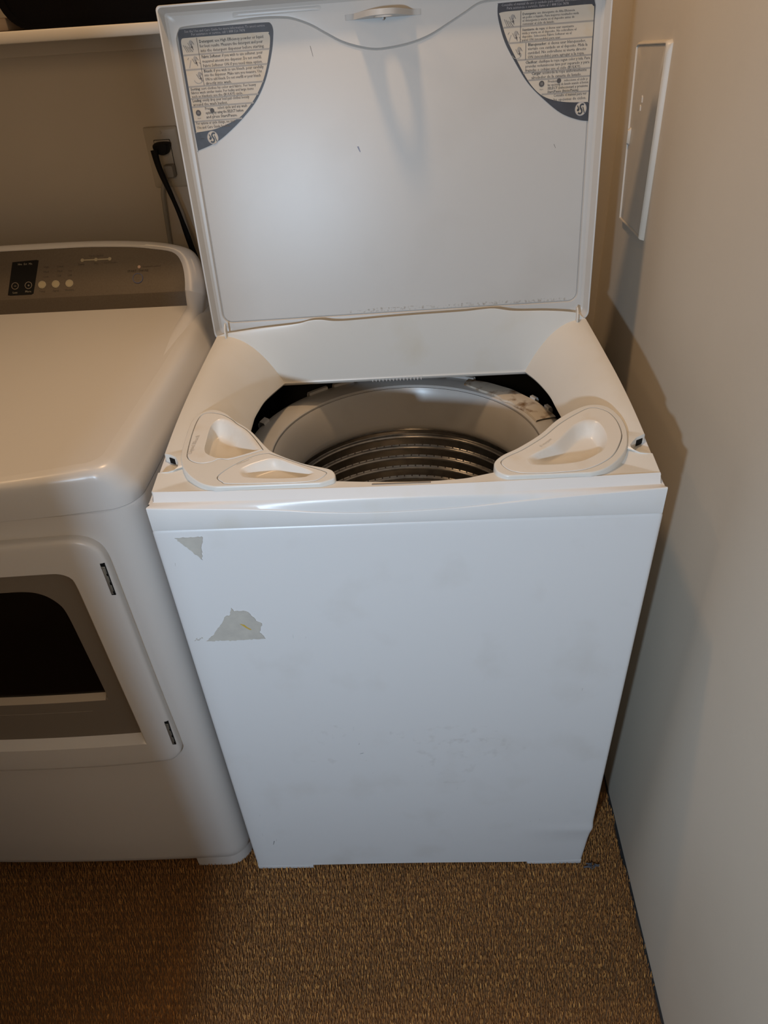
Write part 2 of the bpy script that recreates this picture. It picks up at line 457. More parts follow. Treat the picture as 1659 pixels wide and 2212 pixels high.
mb = MB()
plan = [(0, .65)]+[(0, y) for y in np.linspace(.6, .012, 12)]
plan += [(.006-.006*math.cos(t), .006-.006*math.sin(t)) for t in np.linspace(0, math.pi/2, 5)]
plan += [(x, 0) for x in np.linspace(.012, WD-.012, 70)]
plan += [(WD-.006+.006*math.sin(t), .006-.006*math.cos(t)) for t in np.linspace(0, math.pi/2, 5)]
plan += [(WD, y) for y in np.linspace(.012, .6, 12)]+[(WD, .65)]
plan = np.array(plan)
zs = [.014, .0155]+list(np.linspace(.02, .2, 37))+list(np.linspace(.22, .88, 30))+[ZP-.006]
loops = []
for z in zs:
    sag = 0
    loops.append([dent(x, y, z+(.0025*math.sin(math.pi*min(max((x-.12)/.45, 0), 1)) if z < .016 and y < .01 else 0)) for x, y in plan])
for d, dz in ((.0003, .0042), (.0009, .0022), (.0022, .0007), (.008, 0)):
    loops.append([(x+(x/WD-.5)*.0075+(d if x < .02 else (-d if x > WD-.02 else 0)), y+(d if y < .02 else 0), ZP-dz) for x, y in plan])
mb.loft(loops, closed=False); mb.build('cabinet', ENAMEL, wm)
mb = MB(); mb.box((0, .648, .014), (WD, .652, .98)); mb.build('back_panel', ENAMEL, wm)
mb = MB(); q = rrect(.004, WD-.004, .008, .644, .01); mb.loft([[(x, y, .903) for x, y in q], [(x, y, .02) for x, y in q]], cap1=True); mb.build('interior_shade', DARKIN, wm)  # added near-black sheet; its colour stands in for shade inside the cabinet
for (x0, x1, y0) in ((.001, .119, 0.0005), (.567, .679, .0025), (.001, .119, .58), (.567, .679, .58)):
    mb = MB(); mb.box((x0, y0, 0), (x1, y0+.05, .0155), bev=.0015); mb.build('foot', ENAMEL if y0 else ENAMEL, wm)

# --- trim strip with its scooped front edge
ZT = [(0, .944), (.152, .936), (.238, .9275), (.318, .9245), (.422, .928), (.543, .938), (.686, .947)]
zt = smooth_open(ZT, 6)
mb = MB(); loops = []
for x in np.linspace(.001, WD-.001, 90):
    s = x/WD; c = math.sin(math.pi*s)
    xr = .007+s*(.681-.007)
    z2 = np.interp(x, zt[:, 0], zt[:, 1]); yr = .0165-.0075*c; yb = .0085-.0075*c
    d = .9445-z2
    L = [(xr, yr, .9565+.001*s), (xr, yr-.0012, .9555+.001*s), (xr, yb+.001, .9455), (xr+(x-xr)*.2, yb, .9445-.0)]
    for t in (.25, .5, .75):
        L.append((xr+(x-xr)*(.2+.8*t), yb+(-.0025-yb)*t, .9445-.0-d*(t*t*.75+t*.25)))
    L += [(x, -.0025, z2), (x, -.0036, z2-.0006), (x, -.0042, z2-.0018), (x, -.0042, .9075), (x, -.0036, .9062), (x, -.0015, .9056), (x, .006, .9056)]
    loops.append(L)
mb.loft(loops, closed=False, cap0=True, cap1=True); mb.build('front_trim', TRIMP, wm)

# --- deck
ZS = smooth_open([(.010, .9555), (.02, .957), (.10, .9705), (.17, .9800), (.25, .9868), (.35, .9912), (.475, .995)], 6)
def zside(y): return float(np.interp(y, ZS[:, 0], ZS[:, 1]))
ZB = smooth_open([(.0, .996), (.030, 1.000), (.086, 1.006), (.155, 1.011), (.178, 1.0155), (.20, 1.0165), (.235, 1.0125), (.316, 1.0155), (.375, 1.0175), (.459, 1.0195), (.49, 1.0215), (.515, 1.022), (.55, 1.016), (.608, 1.0135), (.657, 1.008), (.686, .998)], 5)
def zback(x): return float(np.interp(x, ZB[:, 0], ZB[:, 1]))


XL, XR, YD = .006, .680, .475
notchL = [(.006, .0545), (.008, .0545), (.019, .0552), (.027, .059), (.031, .066), (.030, .075), (.024, .086), (.015, .092), (.006, .0945)]
notchR = [(.680, .0555), (.672, .0560), (.665, .058), (.659, .063), (.655, .069), (.6555, .075), (.660, .081), (.667, .089), (.680, .0965)]


def seg(a, b, n): return [tuple(np.array(a)+(np.array(b)-np.array(a))*t) for t in np.linspace(0, 1, n, endpoint=False)]


def path(pts, n): return [tuple(p) for p in resample(smooth_open(pts, 8), n+1, False)[:-1]]


def front_y(x):
    s = (x-.007)/.674; return .0165-.0075*math.sin(math.pi*min(max(s, 0), 1))


# outer path B and opening path O, section by section (same counts)
B = []; O = []
n = 70
xs = np.linspace(.2535, .467, n, endpoint=False)
B += [(x, front_y(x), .9567) for x in xs]
O += [tuple(p) for p in path([(.2535, .0255, .957), (.295, .021, .957), (.338, .018, .957), (.381, .017, .957), (.424, .020, .957), (.449, .027, .957), (.467, .034, .956)], n)]
br = [(x, front_y(x)) for x in np.linspace(.467, XR, 40)]+[(XR, y) for y in np.linspace(.02, .0545, 12)]+notchR+[(XR, y) for y in np.linspace(.1, .24, 30)]
n = 240
B += [(x, y, zside(max(y, .0105)) if x > .6 else .957) for x, y in resample(br, n+1, False)[:-1]]
O += path([(.467, .034, .956), (.49, .047, .953), (.53, .080, .945), (.57, .122, .937), (.597, .165, .930), (.602, .205, .926), (.601, .232, .923)], n)
n = 130
B += [(XR, y, zside(y)) for y in np.linspace(.24, YD, n, endpoint=False)]
O += path([(.601, .232, .923), (.600, .26, .921), (.599, .295, .919), (.598, .332, .917), (.594, .375, .913), (.587, .425, .907), (.577, .4715, .901)], n)
n = 180
B += [(x, YD, zback(x) if .02 < x < .666 else .995+(zback(x)-.995)*min(abs(x-XL), abs(x-XR))/.014) for x in np.linspace(XR, XL, n, endpoint=False)]
O += [(x, np.interp(x, [.119, .348, .577], [.4665, .4705, .4715]), .901) for x in np.linspace(.577, .119, n, endpoint=False)]
n = 130
B += [(XL, y, zside(y)) for y in np.linspace(YD, .24, n, endpoint=False)]
O += path([(.119, .4665, .901), (.107, .415, .908), (.098, .368, .914), (.094, .326, .917), (.0925, .295, .919), (.094, .262, .921), (.096, .235, .923)], n)
bl2 = [(XL, y) for y in np.linspace(.24, .0955, 30)]+notchL[::-1]+[(XL, y) for y in np.linspace(.054, .018, 12)]+[(x, front_y(x)) for x in np.linspace(.008, .2535, 40)]
n = 240
B += [(x, y, zside(max(y, .0105)) if x < .1 else .9565) for x, y in resample(bl2, n+1, False)[:-1]]
O += path([(.096, .235, .923), (.094, .205, .926), (.108, .155, .931), (.140, .098, .942), (.175, .062, .949), (.215, .040, .954), (.2535, .0255, .957)], n)
B = np.array(B); O = np.array(O); NB = len(B)


def plane_z(x, y): return .9615+.105*y       # dispenser platforms


def clampy(L): return ccw([(x, max(y, .0135)) for x, y in L])


LP = clampy(resample(smooth_closed([(.059, .201), (.078, .189), (.093, .171), (.122, .142), (.151, .1), (.166, .084), (.206, .059), (.2425, .0445), (.252, .036), (.2545, .026), (.250, .0195), (.23, .012), (.2, .0098), (.158, .0098), (.115, .0105), (.082, .017), (.061, .032), (.043, .054), (.033, .078), (.03, .093), (.028, .121), (.027, .16), (.031, .184), (.044, .199)], 8), 260))
RP = clampy(resample(smooth_closed([(.468, .045), (.4665, .033), (.470, .022), (.483, .0135), (.514, .0098), (.555, .010), (.587, .013), (.61, .021), (.631, .039), (.647, .062), (.656, .091), (.659, .118), (.656, .142), (.644, .166), (.622, .172), (.597, .161), (.567, .137), (.537, .103), (.504, .075), (.48, .059)], 8), 260))

mb = MB(); loops = []
NT = 64
seci = np.zeros(NB)                         # 1 on the steep back wall
seci[70+240+130:70+240+130+181] = 1
tt = np.linspace(0, 1, NT)
pw = np.where(seci > 0, 1.1, 1.85)
pw[:70] = 1.0
i0, i1 = 70+240+130, 70+240+130+180
for i in range(NB):
    d = min(abs(i-i0), abs(i-i1)); k = min(d/70, 1); pw[i] = 2.4+(pw[i]-2.4)*k*k*(3-2*k) if i >= 70 else pw[i]
LPi, RPi = inset(LP, .009), inset(RP, .009)
for t in tt:
    P = B+(O-B)*t
    f = t**pw
    P[:, 2] = B[:, 2]+(O[:, 2]-B[:, 2])*f
    k = inside(LPi, P[:, :2]) | inside(RPi, P[:, :2])
    P[k, 2] = np.minimum(P[k, 2], .915)
    loops.append(P)
Pl = loops[-1].copy(); low = Pl.copy(); c = np.array([.348, .25])
r1 = Pl.copy(); r1[:, :2] += (Pl[:, :2]-c)*-.004; r1[:, 2] -= .0022
r2 = Pl.copy(); r2[:, :2] += (Pl[:, :2]-c)*.004; r2[:, 2] -= .006
r3 = Pl.copy(); r3[:, :2] += (Pl[:, :2]-c)*.03; r3[:, 2] -= .010
b1 = B.copy(); cc = np.array([.343, .24]); b1[:, 2] -= .0015; b1[:, :2] += (B[:, :2]-cc)*.003
b2 = b1.copy(); b2[:, 2] -= .0115
mb.loft([b2, b1]+loops+[r1, r2, r3], closed=True)
mb.build('top_deck', DECKP, wm, 40)

# ledge and outer side of the deck
for sgn, x_in, x_out in ((-1, .0055, 0.001), (1, .6805, WD-.001)):
    mb = MB(); loops = []
    for y in np.r_[np.linspace(.004, .60, 60), .652]:
        z = zside(min(max(y, .0105), .475))
        drop = .0115
        loops.append([(x_in-sgn*.012, y, z-drop-.004), (x_in, y, z-drop), (x_out-sgn*.0012, y, z-drop+.0008), (x_out, y, z-drop-.001), (x_out, y, .9075), (x_out-sgn*.002, y, .9056), (x_out-sgn*.01, y, .9056)])
    mb.loft(loops, closed=False); mb.build('side_trim', TRIMP, wm)
# rear of the top, under the console
mb = MB(); mb.box((.002, .482, .93), (WD-.002, .652, .9845), bev=.003); mb.build('rear_deck', DECKP, wm)
mb = MB()
lo = [[(x, y, z) for y, z in ((.548, .984), (.552, 1.09), (.562, 1.118), (.59, 1.128), (.652, 1.122), (.652, .984))] for x in (.004, WD-.004)]
mb.loft(lo, cap0=True, cap1=True); mb.build('console', ENAMEL, wm)

# latch pockets in the deck edge: floor, grime and a dark slot in the rear wall
for notch, p0, p1 in ((notchL, (.0125, .0925), (.0215, .0875)), (notchR, (.6675, .0885), (.6770, .0940))):
    mb = MB(); L = np.array(notch); xo = XL if notch is notchL else XR
    c = L.mean(0); zf = .9550; Li = c+(L-c)*1.03
    mb.add([(x, y, zf) for x, y in Li], [list(range(len(Li)))], 0)
    # heap of grime against the front wall
    g = [(x, y) for x, y in L[1:5]]+[tuple(c)]
    mb.add([(x, y, zf+.0004) for x, y in Li[:5]]+[(c[0], c[1]-.004, zf+.003)], [[i, i+1, 5] for i in range(4)]+[[4, 0, 5]], 1)
    p0, p1 = np.array(p0), np.array(p1); t = (p1-p0)/np.linalg.norm(p1-p0); nn = np.array([t[1], -t[0]]); nn *= -1 if nn[1] > 0 else 1
    q = []
    for off in (.0012, -.003):
        for p, z in ((p0, zf+.0010), (p1, zf+.0010), (p1, zf+.0098), (p0, zf+.0098)): q.append((p[0]+nn[0]*off, p[1]+nn[1]*off, z))
    mb.add(q, [[0, 1, 2, 3], [4, 7, 6, 5], [0, 4, 5, 1], [1, 5, 6, 2], [2, 6, 7, 3], [3, 7, 4, 0]], 2)
    mb.build('latch_pocket', [DECKP, GRIME, BLACK], wm, 30, label='latch pocket with a dark slot and grime inside')

# --- dispenser platforms and trays
def zpl(off): return lambda x, y: (x, y, plane_z(x, y)+off)


def platform(P, holes, name):
    mb = MB(); f = lambda L, o: [(x, y, plane_z(x, y)+o) for x, y in L]
    i1 = inset(P, .0016)
    V, F = fill(i1, holes)
    mb.add([zpl(0)(*p) for p in V], F)
    mb.loft([f(inset(P, -.0008), -.042), f(inset(P, -.0004), -.012), f(P, -.0022), f(inset(P, .0005), -.0007), f(i1, 0)])
    for h in holes: mb.loft([f(h, 0), f(inset(h, .0003), -.006)])
    mb.build(name, DECKP, wm, 40)


def tray(T, R, depth, k, shift, name, letters=None, label=None):
    T = ccw(T); R = ccw(R)
    f = lambda L, o: [(x, y, plane_z(x, y)+o) for x, y in L]
    mb = MB(); Ti = inset(T, .0011); Tj = inset(T, .0019)
    V, F = fill(Tj, [R]); mb.add([zpl(.0002)(*p) for p in V], F)
    mb.loft([f(Ti, -.006), f(Ti, -.0006), f(Tj, .0002)])
    c = R.mean(0); lp = [f(R, .0002)]
    for u in np.linspace(.08, 1, 12):
        kk = 1-(1-k)*(u**1.1); sh_ = np.array(shift)*u
        z = -depth*(1-(1-u)**2.2) if u < 1 else -depth
        z = -depth*(.5-.5*math.cos(math.pi*min(u*1.02, 1)))
        lp.append(f(c+sh_+(R-c)*kk, z+.0002))
    for kk in (k*.75, k*.5, k*.2): lp.append(f(c+np.array(shift)+(R-c)*kk, -depth-.0004))
    mb.loft(lp, cap1=True)
    o = mb.build(name, TRAYP, wm, 50, label=label)
    if letters:
        s, x, y, ang, size = letters
        a = math.radians(ang); tb = MB()
        def pl(h): return lambda px, py: (x+px*math.cos(a)-py*math.sin(a), y+px*math.sin(a)+py*math.cos(a), plane_z(x, y+px*math.sin(a)+py*math.cos(a))+h)
        put_text(tb, s, pl(.0007), size, 0, 0, 0)
        tb.build('embossed_lettering', mat('embossed', (.56, .53, .48), .4), o)
    return o


def sm(L, n=160): return ccw(resample(smooth_closed(L, 6), n))


T1 = sm([(.049, .193), (.039, .186), (.0355, .167), (.0355, .134), (.0385, .093), (.042, .080), (.050, .071), (.063, .0655), (.079, .068), (.088, .074), (.102, .072), (.124, .080), (.145, .090), (.1465, .096), (.121, .138), (.100, .160), (.088, .174), (.070, .188)])
R1 = sm([(.066, .171), (.0605, .155), (.061, .122), (.063, .097), (.070, .086), (.086, .0765), (.102, .0755), (.123, .083), (.140, .0915), (.140, .097), (.117, .137), (.099, .156), (.087, .168), (.075, .175)])
T2 = sm([(.093, .032), (.096, .042), (.109, .058), (.132, .077), (.153, .084), (.165, .080), (.204, .0575), (.239, .0385), (.242, .031), (.233, .0205), (.221, .0165), (.182, .0155), (.113, .018), (.101, .023)])
R2 = sm([(.121, .046), (.124, .053), (.140, .0635), (.166, .0715), (.192, .0575), (.224, .0375), (.221, .031), (.210, .0265), (.172, .026), (.133, .031), (.124, .038)])
T3 = sm([(.476, .045), (.477, .035), (.486, .0235), (.502, .0175), (.526, .0155), (.557, .0165), (.583, .020), (.606, .031), (.627, .049), (.643, .077), (.650, .099), (.650, .131), (.641, .154), (.621, .164), (.598, .151), (.569, .127), (.541, .097), (.509, .070), (.487, .056)])
R3 = sm([(.514, .052), (.536, .068), (.553, .081), (.576, .109), (.590, .124), (.607, .133), (.622, .129), (.628, .108), (.627, .086), (.619, .065), (.606, .052), (.582, .038), (.550, .033), (.519, .034), (.512, .042)])
platform(LP, [T1, T2], 'dispenser_housing')
platform(RP, [T3], 'dispenser_housing')
tray(T1, R1, .020, .62, (-.011, -.002), 'dispenser_tray', ('Liquid Bleach', .0455, .088, 86, .0085), 'rear left dispenser tray with a deep cup')
tray(T2, R2, .013, .55, (.002, .0), 'dispenser_tray', ('Softener *', .116, .0580, 33, .0058), 'front left dispenser tray marked Softener')
tray(T3, R3, .018, .55, (.010, .004), 'dispenser_tray', ('Detergent', .5345, .0722, 44, .0058), 'right dispenser tray with one large hollow')
mb = MB(); mb.loft([[(x, y, .958+.0) for x, y in rrect(.303, .381, .0128, .0148, .0009)], [(x, y, .9562) for x, y in rrect(.303, .381, .0128, .0148, .0009)]], cap1=True)
mb.build('lid_switch_slot', mat('slot_shade', (.32, .25, .19), .7), wm)
# hinge tabs
for x in (.0245, .6625):
    mb = MB(); pr = [(.464, .990), (.462, 1.000), (.466, 1.010), (.473, 1.017), (.479, 1.017), (.482, .990)]
    mb.loft([[(x-.0011, y, z) for y, z in pr], [(x+.0011, y, z) for y, z in pr]], cap0=True, cap1=True); mb.build('hinge_tab', DECKP, wm)

# --- tub, balance ring, basket
CX, CY = .348, .307
def ring(mb, prof, a0=0, a1=360, n=160, mi=0, wob=None):
    full = abs(a1-a0) >= 360
    ang = np.radians(np.linspace(a0, a1, n, endpoint=not full))
    loops = [[(CX+r*math.cos(a), CY+r*math.sin(a), z) for a in ang] for r, z in prof]
    mb.loft(loops, mi, closed=full)


mb = MB()
prof = [(.2285, .752), (.223, .757), (.2205, .764), (.2205, .772), (.2225, .790), (.2265, .812), (.2305, .830), (.2335, .838), (.2355, .8425)]
ring(mb, prof); mb.build('balance_ring', RINGP, wm)
mb = MB()
ring(mb, [(.2362, .8405), (.2364, .8450), (.238, .8468), (.258, .8490), (.276, .8490), (.2845, .8465), (.2870, .840), (.2870, .80)]); mb.build('tub_ring', RINGP, wm)
mb = MB(); ring(mb, [(.2352, .8425), (.2352, .832), (.2366, .832), (.2366, .8425)]); mb.build('ring_groove', DARKIN, wm)
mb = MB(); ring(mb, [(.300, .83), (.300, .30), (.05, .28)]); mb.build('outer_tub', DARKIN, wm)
mb = MB(); pr = []
zt0 = .752
pr.append((.229, zt0+.002)); pr.append((.2335, zt0-.006))
for k in range(12):
    zc = .729-.0262*k
    for dz, r in ((.0130, .2375), (.0062, .2374), (.0048, .2362), (.0034, .2336), (.0016, .2318), (0, .2313), (-.0016, .2318), (-.0034, .2336), (-.0048, .2362), (-.0062, .2374)):
        pr.append((r, zc+dz))
pr += [(.237, .40), (.225, .372), (.18, .362), (.06, .366), (.02, .376)]
ring(mb, pr, n=200); bk = mb.build('wash_basket', STEEL, wm, 30)
# perforations: small raised lips in rows between the ribs
mb = MB()
for k in range(1, 8):
    zc = .729-.0262*k+.0055
    for i in range(90):
        a = 2*math.pi*(i+.5*(k % 2))/90
        if not (0.15 < a/math.pi < .85): continue
        ca, sa = math.cos(a), math.sin(a); t = np.array([-sa, ca, 0]); c0_ = np.array([CX+.2364*ca, CY+.2364*sa, zc])
        e = [c0_+t*.0019*u+np.array([-ca*.0022*w_, -sa*.0022*w_, .0016*v_]) for u, v_, w_ in ((-1, 0, 0), (0, -1, 0), (1, 0, 0), (0, 1, 0), (0, 0, 1))]
        mb.add(e, [[0, 1, 4], [1, 2, 4], [2, 3, 4], [3, 0, 4]])
o = mb.build('perforations', HOLE, bk); tag(o, kind='stuff')
mb = MB(); ring(mb, [(.14, .372), (.12, .385), (.06, .395), (.03, .42), (.0, .425)], n=60); mb.build('impeller', RINGP, wm)
# clips and the worn cover piece on the tub ring
for a0, a1 in ((112, 121), (124, 133), (100, 110), (60, 72), (76, 97)):
    mb = MB(); ring(mb, [(.279, .848), (.2795, .8535), (.2865, .8535), (.2895, .846), (.2895, .835)], a0, a1, 14); mb.build('ring_clip', RINGP, wm)
mb = MB()
for a0 in (158,):
    ring(mb, [(.277, .848), (.278, .853), (.287, .8555), (.2905, .850), (.291, .84)], a0, a0+4, 10)
mb.build('tub_clip', TUBP, wm, label='pale clip on the left of the tub rim')
mb = MB(); ang = np.radians(np.linspace(14, 62, 60)); lo = []
for f_, z in ((0, .8475), (0.04, .8510), (.3, .8522), (.6, .8524), (.93, .8518), (1, .848)):
    L = []
    for a in ang:
        d = math.degrees(a)
        ri = .2425-.006*math.exp(-((d-38)/2.6)**2)-.003*math.exp(-((d-30)/3)**2)+.010*max(0, (d-52)/10)
        ro = .2835+.0008*math.sin(d*.5)-.006*max(0, (d-45)/17)
        r = ri+(ro-ri)*f_; L.append((CX+r*math.cos(a), CY+r*math.sin(a), z))
    lo.append(L)
mb.loft(lo, closed=False); mb.build('ring_cover', RUST, wm, label='worn cover piece with brown grime on the right of the tub rim')
for a in (20, 29):
    mb = MB(); ring(mb, [(.281, .849), (.2815, .8555), (.288, .8555), (.2905, .850), (.2905, .84)], a, a+3, 8); mb.build('tub_clip', TUBP, wm)
# water inlet: comb of small teeth under the rear edge
wi = MB()
wi.box((.268, .4715, .8985), (.392, .480, .9035), bev=.0008)
for i in range(15):
    x = .285+.0066*i
    wi.add([(x, .4700, .900), (x+.0058, .4700, .900), (x+.0029, .4692, .8915), (x, .4760, .900), (x+.0058, .4760, .900), (x+.0029, .4752, .8915)], [[0, 2, 1], [3, 4, 5], [0, 3, 5, 2], [1, 2, 5, 4], [0, 1, 4, 3]])
wi.build('water_inlet', TUBP, wm, label='white comb-edged water inlet under the rear edge')

# --- lid
lid = bpy.data.objects.new('lid', None); COL.objects.link(lid); lid.parent = wm
LT, LA = .1175, -.0119
lid.location = (.343, .4771, .9872)
lid.rotation_euler = (Matrix.Rotation(LA, 3, 'Y') @ Matrix.Rotation(-LT, 3, 'X')).to_euler()
lid['label'] = 'white lid standing open'
LC = np.array([0., .25])


def ang_loop(poly, n=900):
    poly = np.array(poly); poly = resample(poly, 6000)
    a = np.arctan2(poly[:, 1]-LC[1], poly[:, 0]-LC[0]); r = np.hypot(poly[:, 0]-LC[0], poly[:, 1]-LC[1])
    o = np.argsort(a); a, r = a[o], r[o]
    t = LANG
    rr = np.interp(t, np.r_[a-2*math.pi, a, a+2*math.pi], np.r_[r, r, r])
    return np.stack([LC[0]+rr*np.cos(t), LC[1]+rr*np.sin(t)], 1)


base = np.linspace(-math.pi, math.pi, 640, endpoint=False)
extra = []
for cx_, cy_ in ((-.343, 0), (.343, 0), (.343, .511), (-.343, .511), (-.325, .03), (.325, .03), (.325, .482), (-.32, .482)):
    a = math.atan2(cy_-LC[1], cx_-LC[0]); extra += list(a+np.linspace(-.05, .05, 25))
LANG = np.sort(np.unique(np.r_[base, extra]))


def lrr(d):
    rb, rt_ = max(.016-d*.4, .004), max(.007-d*.3, .003)
    lo, hi = rrect(-.343+d, .343-d, d, .511-d, rb, 9), rrect(-.343+d, .343-d, d, .511-d, rt_, 9)
    return np.vstack([lo[:9], hi[9:27], lo[27:]])


top_w = [(.322, .470), (.318, .480), (.308, .4845), (.25, .4865), (.19, .4875), (.157, .487), (.142, .484), (.124, .475), (.101, .464), (.07, .450), (.04, .442), (.006, .438), (-.018, .438), (-.042, .443), (-.066, .451), (-.089, .463), (-.111, .475), (-.135, .484), (-.154, .4875), (-.19, .489), (-.25, .4865), (-.308, .4845), (-.318, .480), (-.3235, .470)]
gro = np.vstack([resample(smooth_open(top_w, 6), 300, False), rrect(-.3265, .3245, .0285, .30, .017, 8)[24:32], rrect(-.3265, .3245, .0305, .30, .017, 8)[0:8]])
gro = ccw(gro)
lp = lambda L, n_: [(x, -n_, w) for x, w in L]
mb = MB()
A0 = ang_loop(lrr(.004)); A1 = ang_loop(lrr(0)); A2 = ang_loop(lrr(.0008)); A3 = ang_loop(lrr(.0030)); A4 = ang_loop(lrr(.0085)); A5 = ang_loop(lrr(.0125))
G0 = ang_loop(gro); G1 = ang_loop(inset(resample(gro, 1500), .0016)); G2 = ang_loop(inset(resample(gro, 1500), .0032))
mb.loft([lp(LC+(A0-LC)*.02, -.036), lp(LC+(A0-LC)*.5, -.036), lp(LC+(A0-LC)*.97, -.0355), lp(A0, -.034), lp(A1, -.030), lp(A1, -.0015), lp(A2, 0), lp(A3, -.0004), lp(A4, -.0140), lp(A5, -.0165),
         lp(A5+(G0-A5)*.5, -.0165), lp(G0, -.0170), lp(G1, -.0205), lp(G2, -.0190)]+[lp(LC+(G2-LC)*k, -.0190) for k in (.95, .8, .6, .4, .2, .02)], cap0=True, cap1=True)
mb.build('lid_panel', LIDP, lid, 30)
for x0, x1 in ((-.232, -.092), (.100, .238)):
    mb = MB(); mb.loft([[(x, .0167, w) for x, w in rrect(x0, x1, .4905, .4975, .0033)], [(x, .0163, w) for x, w in rrect(x0+.003, x1-.003, .4912, .4968, .0026)], [(x, .0156, w) for x, w in rrect(x0+.010, x1-.010, .4926, .4956, .0014)]], cap1=True)
    mb.build('lid_rib', LIDP, lid)
# strike loop: stands out from the lid towards the viewer
so = smooth_closed([(-.056, -.0168), (-.047, -.0130), (-.041, -.004), (-.033, .012), (-.024, .028), (-.014, .038), (0, .041), (.014, .038), (.024, .028), (.033, .012), (.041, -.004), (.047, -.0130), (.056, -.0168), (0, -.0169)], 6)
so = ccw(so); hole = ccw(smooth_closed([(-.011, .000), (-.014, .010), (-.012, .021), (0, .029), (.012, .021), (.014, .010), (.011, .000), (0, -.003)], 6))
mb = MB(); extrude_shape(mb, so, [hole], lambda u, n_: (u, -n_, .4752-.045*(n_+.0168)), lambda u, n_: (u, -n_, .4826-.045*(n_+.0168)))
mb.box((-.0010, .004, .4718), (.0010, .0165, .4754)); mb.build('lid_strike', LIDP, lid)
for (u, w, du, dw) in ((.084, .475, .004, -.009), (.039, .468, .004, -.005), (.269, .287, .003, -.006), (-.116, .447, .003, -.014)):
    mb = MB(); mb.add([(u-.0004, .0188, w), (u+.0004, .0188, w), (u+du+.0003, .0188, w+dw), (u+du-.0003, .0188, w+dw)], [[0, 1, 2, 3]]); mb.build('scratch', SCUFF, lid)
mb = MB(); mb.add([(-.0545, .0188, .304), (-.0515, .0188, .304), (-.049, .0188, .296), (-.0505, .0188, .2955)], [[0, 1, 2, 3]]); mb.build('scratch', mat('blue_scratch', (.25, .28, .38), .6), lid)
# grime along the lower groove
def grime_mat():
    M = mat('groove_grime', (.36, .30, .23), .9); nt = M.node_tree; b = nt.nodes['Principled BSDF']
    n_ = nt.nodes.new('ShaderNodeTexNoise'); n_.inputs['Scale'].default_value = 210; n_.inputs['Detail'].default_value = 5
    r = nt.nodes.new('ShaderNodeMapRange'); r.inputs[1].default_value = .50; r.inputs[2].default_value = .85; r.inputs[4].default_value = .7
    tc = nt.nodes.new('ShaderNodeTexCoord'); nt.links.new(tc.outputs['Object'], n_.inputs['Vector'])
    nt.links.new(n_.outputs[0], r.inputs[0]); nt.links.new(r.outputs[0], b.inputs['Alpha'])
    return M


mb = MB(); xs = np.linspace(-.09, .305, 60)
mb.loft([[(x, .0188, .0335+.0003*math.sin(40*x)) for x in xs], [(x, .0188, .0395+.0015*math.sin(23*x)*math.sin(60*x)) for x in xs]], closed=False); mb.build('grime_line', grime_mat(), lid)

